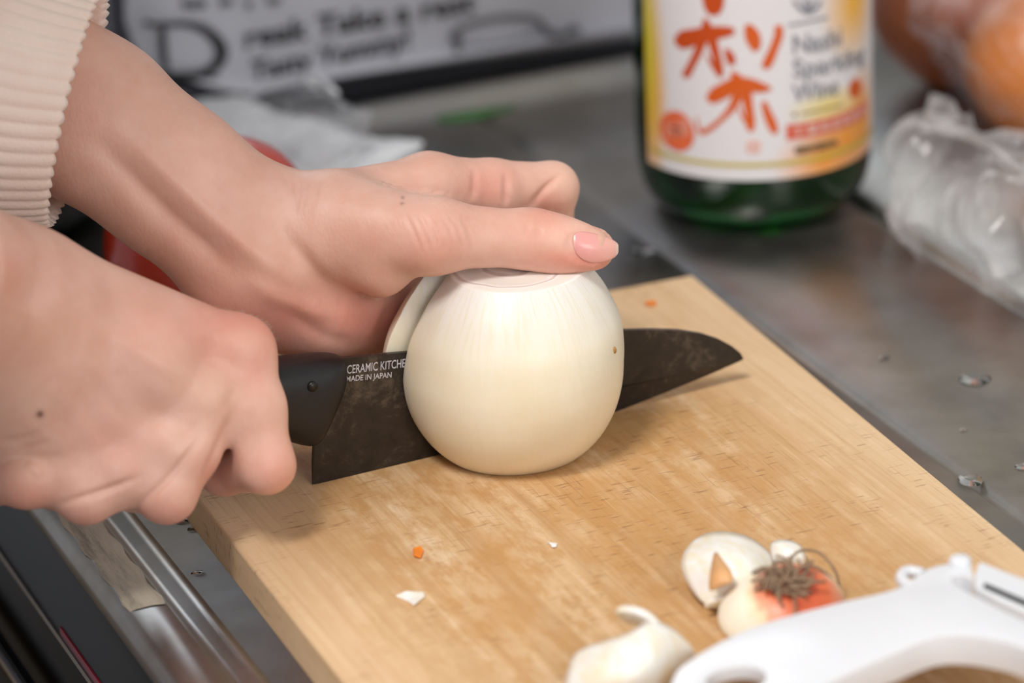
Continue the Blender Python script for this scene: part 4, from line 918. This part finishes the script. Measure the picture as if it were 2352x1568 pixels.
stroke([(330, 200), (430, 320), (540, 430), (640, 500)], 3.6, 0.8); stroke([(560, 640), (680, 700), (800, 735)], 3.0, 1.2); stroke([(640, 690), (740, 770), (850, 790)], 2.2, -0.7); stroke([(800, 420), (930, 440), (1060, 470)], 4.5, -0.7)
stroke([(860, 800), (880, 740), (900, 690)], 1.4, -0.8)
# knife hand: knuckles, tendons, hollows between them, folds of the curled little finger
for (x, y, w_, h) in ((565, 792, 5.0, 0.8), (488, 905, 5.6, 1.0), (378, 1022, 5.4, 0.8), (262, 1078, 5.0, 0.6)): dome(x, y, w_, h, HID)
stroke([(250, 690), (400, 745), (550, 785)], 3.0, 0.45, dmax=HID); stroke([(200, 720), (350, 825), (470, 893)], 2.8, 0.6, dmax=HID); stroke([(170, 790), (260, 900), (362, 1005)], 3.0, 0.45, dmax=HID); stroke([(110, 850), (180, 970), (245, 1060)], 3.0, 0.3, dmax=HID)
stroke([(330, 770), (430, 835), (505, 850)], 4.0, -0.25, dmax=HID); stroke([(240, 820), (330, 910), (410, 975)], 4.2, -0.25, dmax=HID); stroke([(170, 900), (240, 990), (305, 1050)], 4.0, -0.3, dmax=HID)
stroke([(548, 880), (530, 915), (512, 950)], 2.2, -0.6, dmax=HID); stroke([(446, 965), (432, 1000), (412, 1040)], 2.2, -0.7, dmax=HID)
stroke([(-10, 1015), (50, 1010), (95, 990)], 1.4, -0.7, dmax=HID); stroke([(30, 1036), (80, 1026), (120, 1010)], 1.2, -0.5, dmax=HID)
stroke([(60, 1062), (85, 1080), (95, 1098)], 1.4, 0.8, dmax=HID); stroke([(110, 560), (100, 640), (60, 720)], 5.0, -1.6, dmax=HID); dome(10, 610, 8.0, 1.2, HID)
stroke([(470, 985), (430, 1045), (380, 1105), (300, 1178)], 1.2, -1.3, dmax=HID); stroke([(330, 1092), (250, 1122), (190, 1142), (125, 1162)], 1.1, -1.2, dmax=HID); stroke([(545, 925), (510, 1005), (486, 1060), (462, 1116)], 1.5, -0.8, dmax=HID)
nx_, ny_ = (VX-1372)/62, (VY-566)/38
DISP -= np.where(VIS & (VD < 1.14), 0.0009*np.clip(1.35-np.sqrt(nx_*nx_+ny_*ny_), 0, 0.35)/0.35, 0)     # bed of the thumbnail
BP = BP+NRM*DISP[:, None]
tint(RED, 1125, 430, 60, 55, 0.55); tint(RED, 1260, 480, 50, 45, 0.75); tint(RED, 1340, 600, 110, 24, 1.0, 4); tint(RED, 1230, 540, 30, 40, 0.35); tint(RED, 1000, 560, 80, 60, 0.25)
tint(RED, 640, 740, 260, 80, 0.9); tint(RED, 820, 740, 120, 70, 1.0); tint(RED, 590, 840, 40, 50, 0.5); tint(RED, 380, 1190, 110, 40, 0.5); tint(RED, 190, 1190, 90, 30, 0.45); tint(RED, 60, 1150, 80, 50, 0.6); tint(RED, 640, 1080, 50, 60, 0.5); tint(RED, 490, 1090, 40, 40, 0.6)
tint(RED, 250, 1010, 90, 60, 0.35); tint(RED, 20, 620, 90, 90, 0.35); tint(RED, 490, 1130, 60, 30, 0.4)
tint(PALE, 1310, 420, 60, 60, 0.5); tint(PALE, 490, 900, 55, 45, 0.4); tint(PALE, 85, 1070, 40, 30, 0.6); tint(PALE, 395, 1030, 30, 50, 0.3, 30); tint(PALE, 560, 780, 50, 30, 0.5)  # highlights on the knuckles painted into the skin as a paler tone
tint(DARK, 92, 951, 8, 8, 1.0); tint(DARK, 925, 449, 4, 4, 0.6); tint(DARK, 923, 465, 5, 4, 0.5)

t = NT('skin'); v = t.coord('Object')
red = t.n('ShaderNodeAttribute', attribute_name='red').outputs['Fac']; pale = t.n('ShaderNodeAttribute', attribute_name='pale').outputs['Fac']; mole = t.n('ShaderNodeAttribute', attribute_name='mole').outputs['Fac']
m1 = t.noise(v, 45, 4, 0.6); m2 = t.noise(v, 190, 3, 0.6)
c = t.ramp(m1, [(0.3, rgb(216, 166, 146)), (0.7, rgb(231, 188, 170))])
c = t.mix(t.math('MULTIPLY', t.ramp(m2, [(0.45, (0,0,0,1)), (0.7, (1,1,1,1))]), 0.12), c, rgb(218, 146, 130))
c = t.mix(t.math('MULTIPLY', red, 0.62), c, rgb(214, 122, 106)); c = t.mix(t.math('MULTIPLY', pale, 0.5), c, rgb(232, 198, 172)); c = t.mix(mole, c, rgb(92, 56, 44))
wr = t.n('ShaderNodeTexVoronoi', feature='DISTANCE_TO_EDGE'); wr.inputs['Scale'].default_value = 620; t.l(t.coord('Object', (1, 0.75, 0.55)), wr.inputs['Vector'])
ln = t.noise(t.coord('Object', (620, 160, 160), (0.3, 0.5, 0.2)), 1.0, 3, 0.6)
t.set(color=c, rough=0.47, spec=0.38, sss=0.22, sss_r=(1.0, 0.36, 0.22), sss_s=0.0045)
t.bump(t.math('ADD', t.math('MULTIPLY', wr.outputs['Distance'], 0.8), t.math('MULTIPLY', ln, 0.7)), 0.32, 0.00035)
MAT['skin'] = t.m
person = thing('person', (-0.36, 0.12, 0.0), 'person in a cream ribbed jumper holding down an onion and cutting it with a knife', 'person')
o = mesh('body', BP, [tuple(q) for q in BQ.tolist()], MAT['skin'], person)
for nm, arr in (('red', RED), ('pale', PALE), ('mole', DARK)):
    at_ = o.data.attributes.new(nm, 'FLOAT', 'POINT'); at_.data.foreach_set('value', arr.astype(np.float32))
BODY = o

# ---- thumbnail, laid on the thumb
from mathutils.bvhtree import BVHTree
bvh = BVHTree.FromPolygons([tuple(p) for p in BP], [tuple(q) for q in BQ.tolist()])
def on_skin(px, py):
    d = ray(px, py); d = d/np.linalg.norm(d); h = bvh.ray_cast(Vector(CAM), Vector(d))
    return None if h[0] is None else np.array(h[0])
plain('nail', rgb(230, 168, 162), 0.24, 0.05, 60, coat=0.3)
t = NT('nail_plate'); uvn = t.n('ShaderNodeUVMap'); uvn.uv_map = 'UVMap'; sp = t.n('ShaderNodeSeparateXYZ'); t.l(uvn.outputs[0], sp.inputs[0])
t.set(color=t.ramp(sp.outputs[0], [(0.0, rgb(238, 196, 188)), (0.14, rgb(226, 158, 154)), (0.55, rgb(230, 164, 154)), (0.84, rgb(234, 178, 164)), (0.93, rgb(238, 214, 202))]), rough=0.36, coat=0.4, coat_r=0.15, sss=0.1, sss_s=0.002); MAT['nail_plate'] = t.m
def nail(name, top, bot, lift=0.0007, parent=person):
    nu, nv = len(top), 9; Dp = np.zeros((nu, nv)); XY = np.zeros((nu, nv, 2)); ok = np.zeros((nu, nv), bool)
    for i in range(nu):
        for j in range(nv):
            q = j/(nv-1); XY[i, j] = np.array(top[i])*(1-q)+np.array(bot[i])*q
            h = on_skin(*XY[i, j])
            if h is not None and h@[0, 0, 1] > 0.06: Dp[i, j] = (h-CAM)@AW; ok[i, j] = True
    # quadratic fit of the depth keeps the plate smooth
    u, v_ = XY[..., 0]-XY[..., 0].mean(), XY[..., 1]-XY[..., 1].mean(); u /= 50; v_ /= 50
    A = np.stack([np.ones_like(u), u, v_, u*u, u*v_, v_*v_], -1)
    co = np.linalg.lstsq(A[ok], Dp[ok], rcond=None)[0]; Df = A@co-lift; Df = np.where(ok, np.minimum(Df, Dp-0.0005), Df)
    for _ in range(3): Df[1:-1, 1:-1] = np.minimum(Df[1:-1, 1:-1], (Df[:-2, 1:-1]+Df[2:, 1:-1]+Df[1:-1, :-2]+Df[1:-1, 2:])/4)
    V = [at_depth(XY[i, j, 0], XY[i, j, 1], Df[i, j]) for i in range(nu) for j in range(nv)]
    Fc = [(i*nv+j, i*nv+j+1, (i+1)*nv+j+1, (i+1)*nv+j) for i in range(nu-1) for j in range(nv-1)]
    o = mesh(name, V, Fc, MAT['nail_plate'], parent)
    ul = o.data.uv_layers.new(name='UVMap')
    for lp in o.data.loops: i, j = divmod(lp.vertex_index, nv); ul.data[lp.index].uv = (i/(nu-1), j/(nv-1))
    solid(o, 0.0007, -1); subsurf(o, 1); return o
nail('thumbnail', [(1316, 545), (1322, 530), (1342, 529), (1366, 533), (1394, 542), (1416, 552), (1423, 563)], [(1316, 560), (1322, 586), (1340, 600), (1364, 607), (1392, 603), (1415, 593), (1423, 578)])

# ---- jumper: ribbed sleeve of the far arm, trunk and the other sleeve out of the frame
t = NT('cream_knit'); v = t.coord('Object'); n = t.noise(v, 900, 3); n2 = t.noise(v, 40, 3)
t.set(color=t.ramp(n2, [(0.3, rgb(242, 220, 206)), (0.7, rgb(248, 231, 220))]), rough=0.85, sheen=0.3, spec=0.15); t.bump(n, 0.35, 0.0006); MAT['knit'] = t.m
path = catmull([at_y(176, 247, 0.080), at_y(120, 238, 0.083), at_y(50, 222, 0.087), at_y(-40, 190, 0.094), at_y(-160, 110, 0.106), at_y(-330, -20, 0.124), at_y(-560, -190, 0.150), elL+np.array([0.012, 0, 0.02])], 8)
e1 = at_y(122, 515, 0.080)-at_y(236, -20, 0.080); half_h = np.linalg.norm(e1)/2; e1 = e1/np.linalg.norm(e1)
V = []; Fc = []; S = 420; RIBS = 52; npth = len(path)
for i, c0 in enumerate(path):
    ax_ = path[min(i+1, npth-1)]-path[max(i-1, 0)]; q = min(1, i/20)
    ee1 = e1; ee2 = TOCAM-(TOCAM@e1)*e1; ee2 = ee2/np.linalg.norm(ee2)
    hh = half_h*(1+0.10*q); ww = 0.0285*(1+0.35*q)
    lip = -0.0012 if i == 0 else 0.0
    for j in range(S):
        a = 2*math.pi*j/S; rb = 0.00085*abs(math.sin(RIBS*a/2))**0.8+lip*0.5
        V.append(c0+ee1*math.cos(a)*(hh+rb)+ee2*math.sin(a)*(ww+rb)+(ax_/np.linalg.norm(ax_))*(-0.0011*abs(math.sin(RIBS*a/2)) if i == 0 else 0))
for i in range(npth-1):
    for j in range(S): Fc.append((i*S+j, i*S+(j+1) % S, (i+1)*S+(j+1) % S, (i+1)*S+j))
# inner face of the cuff
b = len(V)
for k, (dep, sc_) in enumerate(((0.002, 0.965), (0.03, 0.955))):
    c0 = path[0]+(path[1]-path[0])/np.linalg.norm(path[1]-path[0])*dep
    for j in range(S): a = 2*math.pi*j/S; V.append(c0+e1*math.cos(a)*half_h*sc_+ee2*math.sin(a)*0.0285*sc_)
for j in range(S): k = (j+1) % S; Fc.append((j, b+j, b+k, k)); Fc.append((b+j, b+S+j, b+S+k, b+k))
jf = Field(np.arange(-0.62, -0.06, 0.010), np.arange(-0.30, 0.50, 0.010), np.arange(-0.16, 0.62, 0.010))
L = Limb(0.05); L.chain([elL+np.array([0.0, 0, 0.005]), shL], [0.050, 0.066]); L.chain([elR+(wrR-elR)*0.16, elR, shR], [0.050, 0.052, 0.066])
L.chain([np.array([-0.37, 0.12, -0.12]), np.array([-0.35, 0.12, 0.16]), np.array([-0.285, 0.12, 0.41])], [0.14, 0.13, 0.145], ((1, 0, 0), 1.25)); L.chain([shL, np.array([-0.275, 0.12, 0.46]), shR], [0.066, 0.088, 0.066]); L.into(jf, 0.02)
JP, JQ = surface_nets(jf); b = len(V)
V += list(JP); Fc += [tuple(int(b+i) for i in q) for q in JQ]
mesh('jumper', V, Fc, MAT['knit'], person)

# short dark hair, above the frame
plain('dark_hair', rgb(34, 26, 22), 0.5, 0.3, 400)
hf = Field(np.arange(-0.34, -0.02, 0.008), np.arange(-0.06, 0.23, 0.008), np.arange(0.50, 0.80, 0.008))
L = Limb(0.03); L.chain([hd+np.array([-0.035, 0, 0.045]), hd+np.array([-0.002, 0, 0.042])], [0.096, 0.086]); L.chain([hd+np.array([-0.055, 0, 0.03]), hd+np.array([-0.075, 0, -0.05])], [0.084, 0.070])
for s_ in (-1, 1): L.chain([hd+np.array([-0.02, s_*0.055, 0.03]), hd+np.array([-0.03, s_*0.075, -0.05])], [0.040, 0.022])
L.into(hf, 0.01); HP, HQ = surface_nets(hf)
mesh('hair', HP, [tuple(q) for q in HQ.tolist()], MAT['dark_hair'], person)
